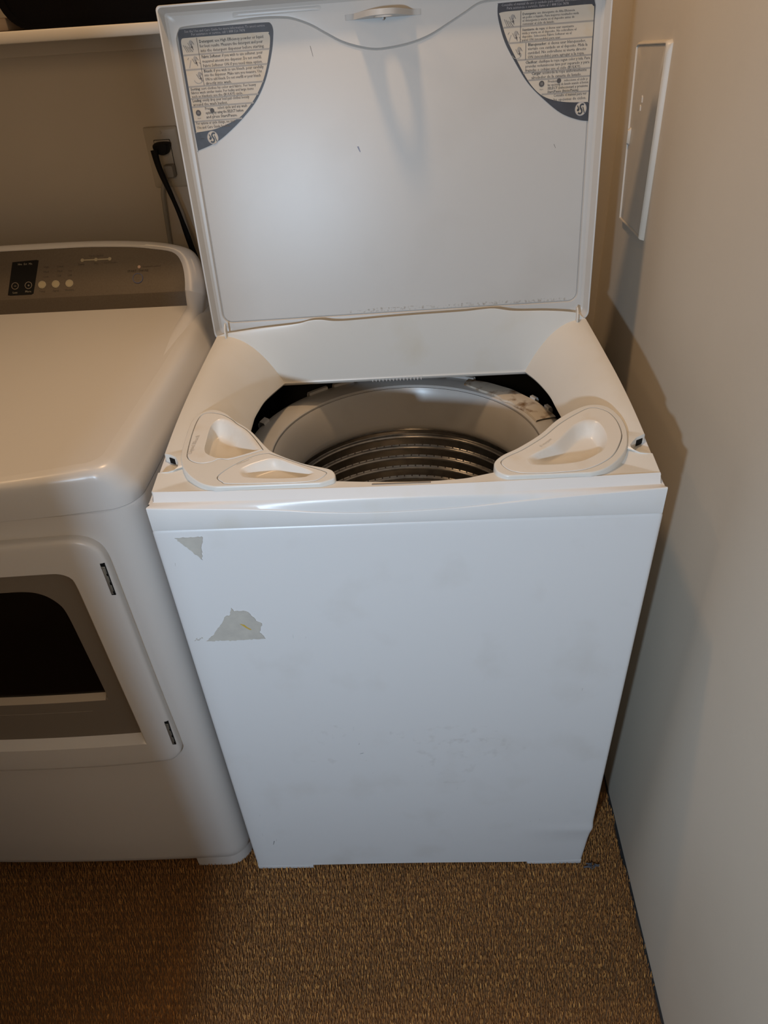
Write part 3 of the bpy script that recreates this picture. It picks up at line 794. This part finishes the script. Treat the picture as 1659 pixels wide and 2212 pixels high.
# --- instruction stickers (flat print)
def sticker(mirror):
    mb = MB(); NAV, CRM, GRY, TXT, BLD, PAL = range(6)
    lay = lambda h: (lambda u, w: (u, .0188-h, w))
    if not mirror:
        out = [(-.3205, .440), (-.3200, .474), (-.3175, .4795), (-.312, .4815), (-.276, .482), (-.232, .4818), (-.180, .4815), (-.1735, .4795), (-.171, .474), (-.1715, .465), (-.177, .443), (-.191, .409), (-.209, .382), (-.230, .362), (-.257, .342), (-.286, .325), (-.3195, .3145), (-.3195, .3145), (-.3195, .3145), (-.3205, .375)]
        inn = [(-.3170, .449), (-.3165, .466), (-.314, .469), (-.308, .4698), (-.259, .4698), (-.184, .4695), (-.179, .4675), (-.177, .461), (-.1815, .442), (-.1925, .413), (-.208, .389), (-.224, .372), (-.241, .3585), (-.266, .349), (-.288, .3435), (-.3170, .341), (-.3170, .341), (-.3170, .341)]
        bars = [(-.3168, -.1795, .4475), (-.3168, -.1860, .428), (-.3168, -.196, .405), (-.3168, -.2065, .3885), (-.3168, -.216, .377), (-.3168, -.238, .3565)]
        vl = [(-.2915, .469, .4055)]
        icon = (-.291, .332)
        dots = [(-.308, .3685, .0042), (-.285, .3705, .0034)]
        rows = [(-.2885, .4625, ['Detergent: use High Efficiency powder or liquid', 'for best results. Measure the detergent and pour', 'into the detergent dispenser before starting.']),
                (-.2885, .4425, ['Fabric Softener: if you wish to use softener, pour', 'measured amount into dispenser. Do not overfill.', 'Fabric Softener ON if you need rinse option.']),
                (-.2885, .4235, ['Bleach: if you wish to use bleach, pour carefully', 'into the dispenser. Make sure you measure. Use', 'ON to add bleach. Do not overfill or pour bleach', 'directly into wash.']),
                (-.3145, .4005, ['Sorting: sort clothes by color and fabric. For heavy', 'fabrics wash similar items. For bulky and large items', 'such as blankets use the (BULKY) cycle.']),
                (-.3145, .3845, ['Loading: evenly drop your load past clothes loosely', 'around the wash basket.']),
                (-.2965, .3725, ['Press        select cycle and any wash', 'options by using the SELECT button', 'and press Start/Pause.']),
                (-.3145, .3525, ['For options or cycle change, see your', 'Use and Care Guide booklet.'])]
        head = [(-.309, .4765, 'See the Use and Care Guide for more information. To avoid service'), (-.299, .4722, 'For assistance or service, call 1 888 526 7878')]
        ink = .0052
    else:
        out = [(.1755, .462), (.1742, .476), (.1755, .4808), (.180, .4818), (.26, .4822), (.318, .4822), (.3225, .4810), (.3245, .476), (.3245, .440), (.3245, .396), (.3245, .3165), (.3245, .3165), (.3245, .3165), (.306, .3195), (.278, .3305), (.249, .352), (.223, .376), (.201, .407), (.185, .434)]
        inn = [(.1785, .4645), (.1795, .470), (.214, .4708), (.261, .471), (.311, .4715), (.3175, .4695), (.320, .4625), (.320, .407), (.320, .3435), (.320, .3435), (.320, .3435), (.292, .3448), (.267, .349), (.244, .3585), (.224, .378), (.203, .411), (.188, .438)]
        bars = [(.1835, .320, .4505), (.1915, .320, .430), (.2055, .320, .407), (.2155, .320, .3895), (.2235, .320, .379), (.2455, .320, .3585)]
        vl = [(.2095, .470, .430), (.2185, .429, .407)]
        icon = (.309, .3345)
        dots = [(.245, .373, .0042), (.272, .3755, .0034)]
        rows = [(.212, .465, ['Detergente: use detergente de Alta Eficiencia', 'en polvo o liquido. Para mejores resultados mida', 'el detergente y vierta en el deposito antes de', 'comenzar el ciclo de lavado.']),
                (.212, .445, ['Suavizante de ropa: si desea usar suavizante', 'mida y vierta en el deposito. No sobrellene el', 'deposito. Seleccione Fabric Softener en el', 'panel ON (encendido) para usar.']),
                (.2215, .425, ['Blanqueador: si desea usar blanqueador,', 'viertalo con cuidado en el deposito. Mida la', 'cantidad. No sobrellene ni vierta directo', 'ON (encendido) para agregar a la ropa.']),
                (.2185, .402, ['Clasificar: clasifique la ropa segun color y tela. Para', 'prendas voluminosas lave por separado y para', 'frazadas o cobijas use el ciclo (BULKY).']),
                (.2285, .3865, ['Cargar: acomode la ropa uniformemente', 'alrededor de la canasta de lavado.']),
                (.2545, .3745, ['Presione       seleccione el ciclo y', 'las opciones de lavado usando el boton', 'SELECT (seleccionar) y presione', 'Start/Pause (Inicio/Pausa).']),
                (.2645, .3545, ['Consulte el manual para ver', 'las opciones de ciclos.'])]
        head = [(.180, .4775, 'Consulte el manual de uso y cuidado para obtener informacion'), (.188, .4732, 'Para asistencia o servicio, llame al 1 888 526 7878')]
        ink = .0042
    so_ = ccw(resample(smooth_closed(out, 5), 200)); si = ccw(resample(smooth_closed(inn, 5), 200))
    V, F = fill(so_); mb.add([lay(.0003)(*p) for p in V], F, NAV); mb.loft([[lay(0)(*p) for p in so_], [lay(.0003)(*p) for p in so_]], NAV)
    V, F = fill(si); mb.add([lay(.0005)(*p) for p in V], F, CRM)
    rect = lambda x0, x1, y0, y1, h, mi: mb.add([lay(h)(x0, y0), lay(h)(x1, y0), lay(h)(x1, y1), lay(h)(x0, y1)], [[0, 1, 2, 3]], mi)
    for x0, x1, w in bars: rect(x0, x1, w-.0011, w+.0011, .0006, GRY)
    for x, w1, w0 in vl: rect(x-.0004, x+.0004, w0, w1, .0007, BLD)
    xr = -.180 if not mirror else .3185
    for x, w, lines in rows:
        w = w-.0005
        nx = [b_[2] for b_ in bars if b_[2] < w-.002]; bot = max(nx)+.0014 if nx else w-.0062
        lh = min((w-bot)/max(len(lines)-1, 1), .0060) if len(lines) > 1 else .006
        for i, s in enumerate(lines):
            v, _ = text_geo(s, 1.0)
            lim = {0: 1}.get(0) and (np.interp(w-i*lh, [.34, .356, .377, .3885, .405, .428, .4475, .47], [-.262, -.245, -.2215, -.212, -.201, -.190, -.1835, -.181]) if not mirror else .3185)
            size = min(lh*1.02, .0058)
            wid = v[:, 0].max()*size; xs_ = min((lim-x)/wid*random.uniform(.93, 1.0), 1.0)
            head_w = s.split(':')[0]+':' if ':' in s else None
            if head_w:
                hv, _ = text_geo(head_w, 1.0)
                put_text(mb, head_w, lay(.0009), size, x, w-i*lh, BLD, xs=xs_)
                put_text(mb, head_w, lay(.0009), size, x+.0002, w-i*lh, BLD, xs=xs_)
            for dx_ in (0, .00018): put_text(mb, s, lay(.0008), size, x+dx_, w-i*lh, BLD if ('Start/Pause' in s or 'SELECT' in s) else TXT, xs=xs_)
    for x, w, s in head:
        v, _ = text_geo(s, 1.0); size = .0046; lim = (-.183 if not mirror else .312)
        put_text(mb, s, lay(.0006), size, x, w, PAL, xs=min(1, (lim-x)/(v[:, 0].max()*size)))
    disc = lambda x, w, r, h, mi, n=24, sx=1: mb.add([lay(h)(x+sx*r*math.cos(t), w+r*math.sin(t)) for t in np.linspace(0, 2*math.pi, n, endpoint=False)], [list(range(n))], mi)
    def bar(x0, y0, x1, y1, t, h, mi):
        d = np.array([x1-x0, y1-y0]); nn = np.array([-d[1], d[0]])/np.linalg.norm(d)*t/2
        mb.add([lay(h)(*(np.array(p)+s*nn)) for p, s in (((x0, y0), -1), ((x1, y1), -1), ((x1, y1), 1), ((x0, y0), 1))], [[0, 1, 2, 3]], mi)
    for i, (x, w, r) in enumerate(dots):
        disc(x, w, r, .0009, BLD)
        if i == 0: bar(x-.001, w-.0018, x-.001, w+.0018, .0007, .001, GRY); bar(x+.001, w-.0018, x+.001, w+.0018, .0007, .001, GRY); put_text(mb, 'Start', lay(.0008), .0030, x-.003, w-.0085, TXT)
        else: bar(x, w-r, x+.0015, w-.0075, .0006, .001, TXT)
    # little drawings of hands pouring into the dispensers
    ox = -.304 if not mirror else .195
    for i, w in enumerate((.4595, .4385, .4175)):
        k = ox+(.003*i if not mirror else .0055*i)
        disc(k+.002, w+.0035, .0036, .0007, GRY, 9, .8); disc(k+.003, w-.002, .0017, .0008, TXT, 8)
        bar(k+.002, w+.002, k+.0045, w-.006, .0012, .0008, TXT); bar(k-.003, w+.004, k+.001, w-.003, .0007, .0008, TXT)
        bar(k+.004, w+.006, k+.007, w+.001, .0008, .0008, TXT)
        if i == 0:
            for q in range(4): bar(k-.0105+.0028*q, w+.0015-.001*q, k-.0055+.0030*q, w-.0085, .0007, .00075, BLD if q % 2 else TXT)
        elif i == 1:
            bar(k-.009, w-.008, k-.005, w+.002, .0012, .00075, GRY); bar(k-.010, w+.003, k-.008, w+.0055, .0007, .00075, TXT); bar(k+.007, w-.001, k+.010, w-.005, .0007, .00075, TXT)
        else:
            for t in np.linspace(.2, 2.9, 7): bar(k-.001+.007*math.cos(t+3.1), w-.003+.0055*math.sin(t+3.1), k-.001+.007*math.cos(t+3.55), w-.003+.0055*math.sin(t+3.55), .0008, .00075, GRY)
    # round mark in the navy corner: pale disc with two crossed dark strokes
    ix, iw = icon
    disc(ix, iw, .0098, .0006, PAL, 28, .95); disc(ix, iw, .0088, .0007, CRM, 28, .95)
    Sx = smooth_open([(ix+.0045, iw+.0055), (ix+.001, iw+.0065), (ix-.0012, iw+.003), (ix+.0012, iw-.001), (ix+.002, iw-.0045), (ix-.001, iw-.0068), (ix-.004, iw-.005)], 5)
    for a, b in zip(Sx[:-1], Sx[1:]): bar(*a, *b, .0026, .0009, NAV)
    bar(ix-.0055, iw+.005, ix-.0025, iw-.001, .0017, .0009, NAV); disc(ix-.0042, iw-.0012, .0020, .0009, NAV, 10); bar(ix+.003, iw+.003, ix+.006, iw-.006, .0014, .0009, NAV)
    for y_ in (0, 1): put_text(mb, 'www.' if y_ else '', lay(.0006), .003, ix-.021, iw-.001, BLD)
    return mb.build('instruction_sticker', [NAVY, CREAM, GREYB, INK, INKB, PALE], lid, 30, label=('English' if not mirror else 'Spanish')+' instruction sticker with a navy border')


sticker(False); sticker(True)

# --- paper remnants and scuffs on the front
def patch(poly, name, M, parent, y=-.0004, th=.0005):
    mb = MB(); P = ccw(poly); V, F = fill(P)
    mb.add([(x, y-th, z) for x, z in V], F); mb.loft([[(x, y+.0004, z) for x, z in P], [(x, y-th, z) for x, z in P]])
    return mb.build(name, M, parent, 30)


def rag(P, n=60, amp=.0007):
    P = resample(P, n); return P+rng.normal(0, amp, P.shape)


patch(rag([(.027, .890), (.046, .890), (.065, .891), (.066, .889), (.0605, .874), (.057, .852), (.0575, .849), (.054, .854), (.047, .863), (.043, .869), (.034, .880)], 50, .0004), 'label_remnant', SCRAP, wm)
r2_ = patch(rag([(.081, .756), (.0845, .749), (.097, .750), (.102, .749), (.110, .737), (.114, .728), (.121, .722), (.118, .711), (.114, .703), (.119, .699), (.122, .690), (.098, .6895), (.076, .688), (.052, .6882), (.030, .688), (.040, .698), (.050, .711), (.063, .729), (.071, .742), (.0745, .740)], 90, .0006), 'label_remnant', SCRAP, wm)
patch([(.088, .7235), (.0945, .7215), (.0985, .7160), (.104, .7110), (.1015, .7105), (.096, .7150), (.092, .7195)], 'yellow_streak', YELLOW, r2_, -.0010, .0003)
for i in range(9):
    x, z = .010+.017*random.random(), .689+.006*random.random()
    patch([(x, z), (x+.003*random.random()+.001, z+.0005), (x+.002, z+.002*random.random()+.001)], 'label_remnant', SCRAP, wm, -.0003, .0003)
SC = [((600, 1790), .046, .096, .005, .014), (0, .055, .11, .0012, .006), (0, .246, .420, .0015, .0045), (0, .246, .394, .007, .002), (0, .24, .46, .0006, .010), (0, .035, .20, .001, .006), (0, .265, .335, .001, .002), (0, .355, .352, .001, .003), (0, .42, .28, .0008, .005), (0, .58, .17, .0008, .005), (0, .562, .165, .0007, .004), (0, .06, .17, .001, .003), (0, .184, .6875, .001, .004), (0, .165, .689, .0005, .008), (0, .255, .372, .0012, .003), (0, .62, .55, .0008, .006), (0, .03, .13, .0005, .009), (0, .016, .84, .0008, .006)]
for s in SC:
    x, z, w, h = s[1:]
    patch([(x, z), (x+w*.25, z+h*.1), (x+w, z+h), (x+w*.7, z+h*.95)], 'scuff_mark', SCUFF if s[1] in (.046, .246) else mat('faint_scuff', (.36, .35, .34), .7), wm, -.0001, .00025)
def stain_mat():
    M = mat('faint_stain', (.46, .38, .31), .6); nt = M.node_tree; b = nt.nodes['Principled BSDF']
    n_ = nt.nodes.new('ShaderNodeTexNoise'); n_.inputs['Scale'].default_value = 55; n_.inputs['Detail'].default_value = 7
    r = nt.nodes.new('ShaderNodeMapRange'); r.inputs[1].default_value = .54; r.inputs[2].default_value = .8; r.inputs[4].default_value = .13
    tc = nt.nodes.new('ShaderNodeTexCoord'); nt.links.new(tc.outputs['Object'], n_.inputs['Vector'])
    nt.links.new(n_.outputs[0], r.inputs[0]); nt.links.new(r.outputs[0], b.inputs['Alpha'])
    return M


STAIN = stain_mat()
for (x, z, a, b_) in ((.19, .45, .022, .035), (.22, .46, .025, .02), (.40, .44, .09, .035), (.44, .40, .10, .04), (.41, .34, .04, .05), (.18, .38, .03, .02)):
    t = np.linspace(0, 2*math.pi, 30, endpoint=False)
    mb = MB(); mb.add([(x+a*math.cos(q_)*(1+.2*math.sin(3*q_)), -.0004, z+b_*math.sin(q_)*(1+.2*math.cos(2*q_))) for q_ in t], [list(range(30))]); mb.build('stain', STAIN, wm)

# lint on the carpet
mb = MB()
for i in range(16):
    a = random.random()*6.28; p = np.array([.700+.012*random.uniform(-1, 1), -.006+.004*random.uniform(-1, 1), .006])
    d = np.array([math.cos(a)*.006, math.sin(a)*.003, .002*random.random()])
    mb.tube([p-d, p+np.array([0, 0, .002]), p+d], .0011, 5)
tag(mb.build('lint_tuft', LINT), 'blue-grey tuft of lint on the carpet beside the washer right foot', 'lint')

# ------------------------------------------------------------------ dryer
dr = thing('clothes_dryer', 'white front-loading dryer with a dark window to the left of the washer', 'dryer', (-.0, 0, 0))
XC = -.3865
def mirror_half(h):
    h = np.array(h, float); mir = h[::-1].copy(); mir[:, 0] = 2*XC-mir[:, 0]
    return np.vstack([mir, h])


def dry_plan(bow, r, side, yf, nb=26):
    """front half outline from the centre line to the rear right corner"""
    x1 = -.018-side
    xs = np.linspace(XC, x1-r, nb)
    L = [(x, yf-bow*(1-((x-XC)/(x1-r-XC))**2)) for x in xs]
    y0 = L[-1][1]
    for t in np.linspace(0, math.pi/2, 10)[1:]: L.append((x1-r+r*math.sin(t), y0+r-r*math.cos(t)))
    L += [(x1, y) for y in np.linspace(y0+r+.02, .70, 14)]
    h = np.array(L); m_ = h[1:][::-1].copy(); m_[:, 0] = 2*XC-m_[:, 0]
    return np.vstack([m_, h])


dh = [(XC, .9005), (-.25, .9015), (-.17, .9025), (-.122, .9025), (-.098, .899), (-.082, .8865), (-.075, .866), (-.0735, .80), (-.0705, .60), (-.067, .44), (-.070, .422), (-.080, .409), (-.098, .4025), (-.17, .3995), (-.25, .3985), (XC, .398)]
def mir(half):
    """close an outline given its right half from top centre to bottom centre"""
    h = np.array(half); m_ = h[1:-1][::-1].copy(); m_[:, 0] = 2*XC-m_[:, 0]
    return ccw(np.vstack([h, m_]))


DOOR0 = resample(mir(resample(smooth_open(dh, 6), 130, False)), 320)
mb = MB(); loops = []
prof = np.array(((.035, .002, .045, .0115), (.036, .006, .046, .0085), (.05, .010, .046, .0050), (.12, .013, .046, .0045), (.3, .014, .046, .004), (.6, .014, .046, .004), (.85, .014, .046, .004), (.925, .015, .046, .004), (.9335, .015, .046, .0045), (.936, .015, .046, .008)))
for z in np.unique(np.r_[prof[:, 0], np.arange(.06, .92, .015)]):
    bow, r, yf = (np.interp(z, prof[:, 0], prof[:, k]) for k in (1, 2, 3))
    loops.append([(x, y, z) for x, y in dry_plan(bow, r, 0, yf, 60)])
mb.loft(loops, closed=False)
door_in = inset(DOOR0, .022)
va = np.array(mb.v); fc = va[np.array(mb.f)].mean(1); keep = ~((fc[:, 1] < .03) & inside(door_in, fc[:, [0, 2]]))
mb.f = [f for f, k in zip(mb.f, keep) if k]; mb.m = [q for q, k in zip(mb.m, keep) if k]
mb.build('cabinet', DRYERW, dr)
mb = MB(); mb.box((-.753, .698, .035), (-.02, .702, .99)); mb.build('back_panel', DRYERW, dr)
mb = MB()
lo = [[(x, y, z) for x, y in dry_plan(.001, .046, .001, .0105)] for z in (.0, .030, .036)]
seg_ = [L[-(14+9+6):-8] for L in lo]
mb.loft(seg_, closed=False); mb.build('foot', DRYERW, dr)
mb = MB(); lo = [[(2*XC-p[0], p[1], p[2]) for p in L] for L in seg_]; mb.loft(lo, closed=False); mb.build('foot', DRYERW, dr)

# top cap: profile rises over a rounded shoulder to the flat top
mb = MB(); loops = []
for z, bow, r, side, yf in ((.9375, .026, .046, .004, .0085), (.9365, .0275, .046, .0, .0055), (.9385, .0285, .046, -.0005, .0035), (.957, .034, .044, .0, .0035), (.965, .036, .041, .004, .0038), (.973, .039, .038, .008, .0042), (.981, .042, .035, .012, .0050), (.9875, .0445, .033, .0158, .0060), (.9925, .046, .031, .0193, .0078), (.9960, .0475, .030, .0232, .0102), (.9982, .0485, .029, .0275, .0132), (.9996, .0492, .028, .033, .0170), (1.0005, .050, .027, .040, .0235)):
    loops.append([(x+(.9*side*(XC-x)/.35*np.clip((y-.3)/.36, 0, 1)**2*(.6)), y, z) for x, y in dry_plan(bow, r, side, yf)])
mb.loft(loops, closed=False)
# flat top
top = loops[-1]; mb.add(top, [list(range(len(top)))])
mb.build('top_cap', DRYERW, dr)

# door
dd = bpy.data.objects.new('door', None); COL.objects.link(dd); dd.parent = dr
def dy(x, z=.5): return .004-.014*(1-((x-XC)/.323)**2)        # front surface
def dpt(L, out): return [(x, dy(x)-out, z) for x, z in L]
DO = DOOR0
fh = [(XC, .8455), (-.25, .8460), (-.165, .8460), (-.146, .8450), (-.1345, .8395), (-.1295, .829), (-.1275, .78), (-.1245, .62), (-.1215, .485), (-.1215, .4765), (-.128, .4755), (-.25, .4755), (XC, .4755)]
FO = resample(mir(resample(smooth_open(fh, 6), 130, False)), 320)
# same start index: rotate so both begin near the top centre
def align(P):
    k = np.argmin(np.abs(P[:, 0]-XC)+np.where(P[:, 1] > .65, 0, 9)); return np.roll(P, -k, 0)


DO, FO = align(DO), align(FO)
FL = FO.copy(); FL[:, 1] = np.where(FL[:, 1] < .50, FL[:, 1]-.0150, FL[:, 1]); FL = inset(FL, -.0012)   # lip of the sloping sill
mb = MB()
mb.loft([dpt(inset(DO, .003), -.012), dpt(inset(DO, .001), -.004), dpt(DO, .010), dpt(inset(DO, .0006), .0122), dpt(inset(DO, .002), .0142), dpt(inset(DO, .005), .0155), dpt(inset(DO, .010), .0160),
         dpt(DO+(FL-DO)*.6, .0162), dpt(inset(FL, -.0015), .0162), dpt(FL, .0150), dpt(inset(FL, .0012), .0135), dpt(FO, .004)], closed=True)
mb.build('door_panel', DRYERW, dd)
gh = [(XC, .7955), (-.27, .7955), (-.222, .7950), (-.198, .7870), (-.182, .7690), (-.1755, .745), (-.1725, .67), (-.1690, .565), (-.1690, .5555), (-.175, .5545), (-.26, .5545), (XC, .5545)]
gh = [(x if x == XC else .357+(x-.357)*.9806, 1.461+(z-1.461)*.9806) for x, z in gh]
GO = align(resample(mir(resample(smooth_open(gh, 6), 130, False)), 320))
GL = GO.copy(); GL[:, 1] = np.where(GL[:, 1] < .588, GL[:, 1]-.0065, GL[:, 1]); GL = inset(GL, -.0008)
mb = MB()
mb.loft([dpt(inset(FO, -.004), .0045), dpt(inset(FO, .002), .0042), dpt(FO+(GL-FO)*.5, .0040), dpt(GL, .0040), dpt(inset(GL, .001), .0025), dpt(GO, -.0060), dpt(inset(GO, .003), -.0062)])
wf = mb.build('window_frame', FRAMEG, dd)
# pale sill along the bottom of the glass
zg = GO[:, 1].min(); mb = MB(); xs = np.linspace(2*XC+.163, -.163, 40)
mb.loft([[(x, dy(x)+.0062, zg+.0012) for x in xs], [(x, dy(x)-.0040, zg-.0060) for x in xs], [(x, dy(x)-.0046, zg-.0066) for x in xs], [(x, dy(x)-.0042, zg-.0078) for x in xs]], closed=False)
mb.build('window_sill', mat('sill_tan', (.44, .38, .30), .4), dd, label='tan sill under the glass')
mb = MB(); mb.loft([[(x, dy(x)-.0038, .5405) for x in np.linspace(-.58, -.192, 30)], [(x, dy(x)-.0046, .5395) for x in np.linspace(-.58, -.192, 30)], [(x, dy(x)-.0038, .5385) for x in np.linspace(-.58, -.192, 30)]], closed=False); mb.build('frame_line', FRAMEG, dd)
mb = MB(); g2 = inset(GO, -.002)
V, F = fill(g2); mb.add([(x, dy(x)+.0058, z) for x, z in V], F); mb.build('window_glass', GLASSD, dd)
HSTEEL = mat('hinge_steel', (.42, .43, .40), .4, metal=.8)
for z0, z1, xm in ((.803, .856, -.0788), (.452, .508, -.0718)):
    y0 = dy(xm); mb = MB()
    mb.box((xm-.0046, y0-.0163, z0-.002), (xm+.0018, y0-.009, z1+.004), 2)
    mb.box((xm-.0042, y0-.0172, z0), (xm-.0006, y0-.010, z1-.002), 0, .0006)
    mb.box((xm-.0046, y0-.0174, z1-.005), (xm+.0012, y0-.010, z1-.0015), 0, .0006)
    for q_ in (.10, .42, .72): mb.box((xm-.0012, y0-.0168, z0+(z1-z0)*q_), (xm+.0010, y0-.010, z0+(z1-z0)*(q_+.22)), 1, .0004)
    mb.build('hinge', [METAL, HSTEEL, BLACK], dd)

# console
P0 = np.array([0, .644, 1.028]); th = math.radians(50)
sl = np.array([0, math.cos(th), math.sin(th)]); nr = np.array([0, -math.sin(th), math.cos(th)])
def cp(x, s, h=0): return tuple(np.array([x, 0, 0])+P0*np.array([0, 1, 1])+sl*s+nr*h)
pin = [(XC, .1025), (-.30, .1025), (-.24, .100), (-.19, .0965), (-.15, .0905), (-.122, .0850), (-.106, .0765), (-.096, .061), (-.0905, .040), (-.0885, .018), (-.0885, .0)]
pout = [(XC, .118), (-.30, .1175), (-.235, .1155), (-.175, .111), (-.132, .1055), (-.100, .098), (-.078, .0885), (-.064, .072), (-.0555, .046), (-.051, .018), (-.050, -.010)]
PI_ = smooth_open(pin, 8); PO_ = smooth_open(pout, 8)
def both(L):
    m_ = L[1:][::-1].copy(); m_[:, 0] = 2*XC-m_[:, 0]; return np.vstack([m_, L])


PI_, PO_ = both(PI_), both(PO_)
def drop(x, z0=.99): return None


def ext(L, y, z):   # lower legs of the frame, down to the dryer top
    a, b = L[0], L[-1]; return [(a[0], y, z)]+[cp(*p) for p in L]+[(b[0], y, z)]


mid = PI_+(PO_-PI_)*.55
def lift(L, h, yz):
    a, b = L[0], L[-1]
    return [(a[0]+s_*yz[k+2], yz[k], yz[k+1]) for k, s_ in ((3, 1), (0, 1))]+[cp(p[0], p[1], h) for p in L]+[(b[0]-s_*yz[k+2], yz[k], yz[k+1]) for k, s_ in ((0, 1), (3, 1))]


mb = MB()
sideflare = PO_.copy()
mb.loft([lift(PI_, -.004, (.640, .999, 0, .60, .9985, 0)), lift(PI_, .0025, (.633, 1.0005, 0, .56, .9995, .000)), lift(PI_+(PO_-PI_)*.12, .0042, (.620, 1.0035, .000, .48, .9998, .0)), lift(mid, .0042, (.590, 1.006, .000, .34, .9995, .0)), lift(PI_+(PO_-PI_)*.85, .001, (.585, .9995, .000, .32, .993, .0)),
         lift(PO_, -.006, (.590, .988, .0, .32, .975, .0)), lift(PO_, -.016, (.62, .975, 0, .52, .945, 0)), lift(PO_-np.array([0, .003]), -.034, (.690, .985, 0, .68, .95, 0)), [(p[0], .702, p[2]) for p in lift(PO_-np.array([0, .004]), -.036, (.70, .985, 0, .70, .95, 0))]], closed=False)
mb.build('console_shell', DRYERW, dr, 40)
cpn = bpy.data.objects.new('control_panel', None); COL.objects.link(cpn); cpn.parent = dr
mb = MB(); pl_ = inset(ccw(np.vstack([PI_])), -.0004) if False else PI_
V, F = fill(ccw(np.vstack([PI_, ])))
mb.add([cp(x, s, .0005) for x, s in V], F)
xs = np.linspace(2*XC+.0885, -.0885, 60)
e = lambda x: .0008*0
mb.loft([[cp(x, .0, .0005) for x in xs], [(x, .6428, 1.0262) for x in xs], [(x, .6408, 1.018) for x in xs], [(x, .6392, 1.006) for x in xs], [(x, .6375, .9985) for x in xs]], closed=False)
mb.build('fascia', PANELG, cpn, 25)
# display block with two ring buttons
mb = MB(); dq = ccw(resample([(-.448, .079), (-.3925, .0815), (-.4035, .0085), (-.457, .0085)], 40))
extrude_shape(mb, dq, [], lambda x, s: cp(x, s, 0), lambda x, s: cp(x, s, .0009)); mb.build('display', BLACK, cpn)
def disc3(mb, x, s, r, h0, h1, mi=0, n=28, r1=None):
    a = np.linspace(0, 2*math.pi, n, endpoint=False); r1 = r1 or r
    mb.loft([[cp(x+r*math.cos(t), s+r*math.sin(t), h0) for t in a], [cp(x+r*math.cos(t), s+r*math.sin(t), h1*.7) for t in a], [cp(x+r1*math.cos(t), s+r1*math.sin(t), h1) for t in a]], mi, cap1=True)


def ring3(mb, x, s, ro, ri, h0, h1, mi):
    a = np.linspace(0, 2*math.pi, 30, endpoint=False)
    mb.loft([[cp(x+r*math.cos(t), s+r*math.sin(t), h) for t in a] for r, h in ((ro, h0), (ro*.97, h1), (ri*1.03, h1), (ri, h0))], mi)


for x, sgn in ((-.441, 0), (-.413, 1)):
    mb = MB(); ring3(mb, x, .0278, .0078, .0062, .0005, .0024, 0); disc3(mb, x, .0278, .0062, .0005, .0014, 1)
    pl2 = lambda px, py: cp(px, py, .0017)
    mb.add([pl2(x-.0022, .0274), pl2(x+.0022, .0274), pl2(x+.0022, .0282), pl2(x-.0022, .0282)], [[0, 1, 2, 3]], 2)
    if sgn: mb.add([pl2(x-.0004, .0256), pl2(x+.0004, .0256), pl2(x+.0004, .03), pl2(x-.0004, .03)], [[0, 1, 2, 3]], 2)
    mb.build('button', [CHROME, BLACK, PRINTL], cpn, label='chrome-ringed round button')
for x in (-.3850, -.3565, -.3280):
    mb = MB(); ring3(mb, x, .028, .0080, .0068, .0004, .0020, 1); disc3(mb, x, .028, .0070, .0004, .0022, 0, r1=.0064); mb.build('button', [BTNC, mat('button_rim', (.42, .38, .28), .35)], cpn, label='cream round button')
mb = MB(); ring3(mb, -.1860, .0315, .0110, .0092, .0004, .0018, 1); disc3(mb, -.1860, .0315, .0092, .0004, .0012, 0); mb.build('button', [PANELG, BLUEP], cpn, label='start button with a blue ring')
mb = MB()
for x in (-.301, -.2725, -.244): disc3(mb, x, .0752, .0036, .0004, .0016, 0, 16)
mb.add([cp(-.301, .0738, .0011), cp(-.244, .0738, .0011), cp(-.244, .0766, .0011), cp(-.301, .0766, .0011)], [[0, 1, 2, 3]]); mb.build('status_bar', BTNC, cpn)
mb = MB(); disc3(mb, -.1830, .0552, .0032, .0004, .0014, 0, 16); mb.build('indicator', PINKP, cpn)
def letter(t, pl_, size, x, y, mi, align='LEFT', xs=1.0, bold=False):
    mb = MB()
    for d_ in ((0, .00025) if bold else (0,)): put_text(mb, t, pl_, size, x+d_, y, 0, align, xs)
    mb.build('lettering', (PRINTD, PRINTL)[mi], cpn)


pl3 = lambda px, py: cp(px, py, .0008); pl4 = lambda px, py: cp(px, py, .0012)
letter('Hrs  Est  Mn', pl4, .0062, -.421, .0715, 1, 'CENTER', xs=.95)
letter('Less', pl4, .0058, -.4415, .0125, 1, 'CENTER'); letter('More', pl4, .0058, -.414, .0135, 1, 'CENTER')
for x, s, t in ((-.372, .063, 'High'), (-.372, .053, 'Med'), (-.372, .043, 'Low'), (-.3435, .063, 'Loud'), (-.3435, .053, 'Med'), (-.3435, .043, 'Off'), (-.321, .053, 'On'), (-.321, .043, 'Off')): letter(t, pl3, .0058, x-.010, s, 0)
for x, t in ((-.3850, 'Temp'), (-.3565, 'Signal'), (-.328, 'Wrinkle')): letter(t, pl3, .0058, x, .0125, 0, 'CENTER')
letter('Cycle Status', pl3, .0062, -.2725, .0815, 0, 'CENTER'); letter('Damp', pl3, .0056, -.303, .0655, 0, 'CENTER'); letter('Dry', pl3, .0056, -.2725, .0655, 0, 'CENTER'); letter('Cool Down', pl3, .0056, -.2425, .0660, 0, 'CENTER')
letter('START / PAUSE', pl3, .0066, -.186, .0450, 0, 'CENTER', bold=True)
letter('Control Locked', pl3, .0058, -.1765, .0535, 0)
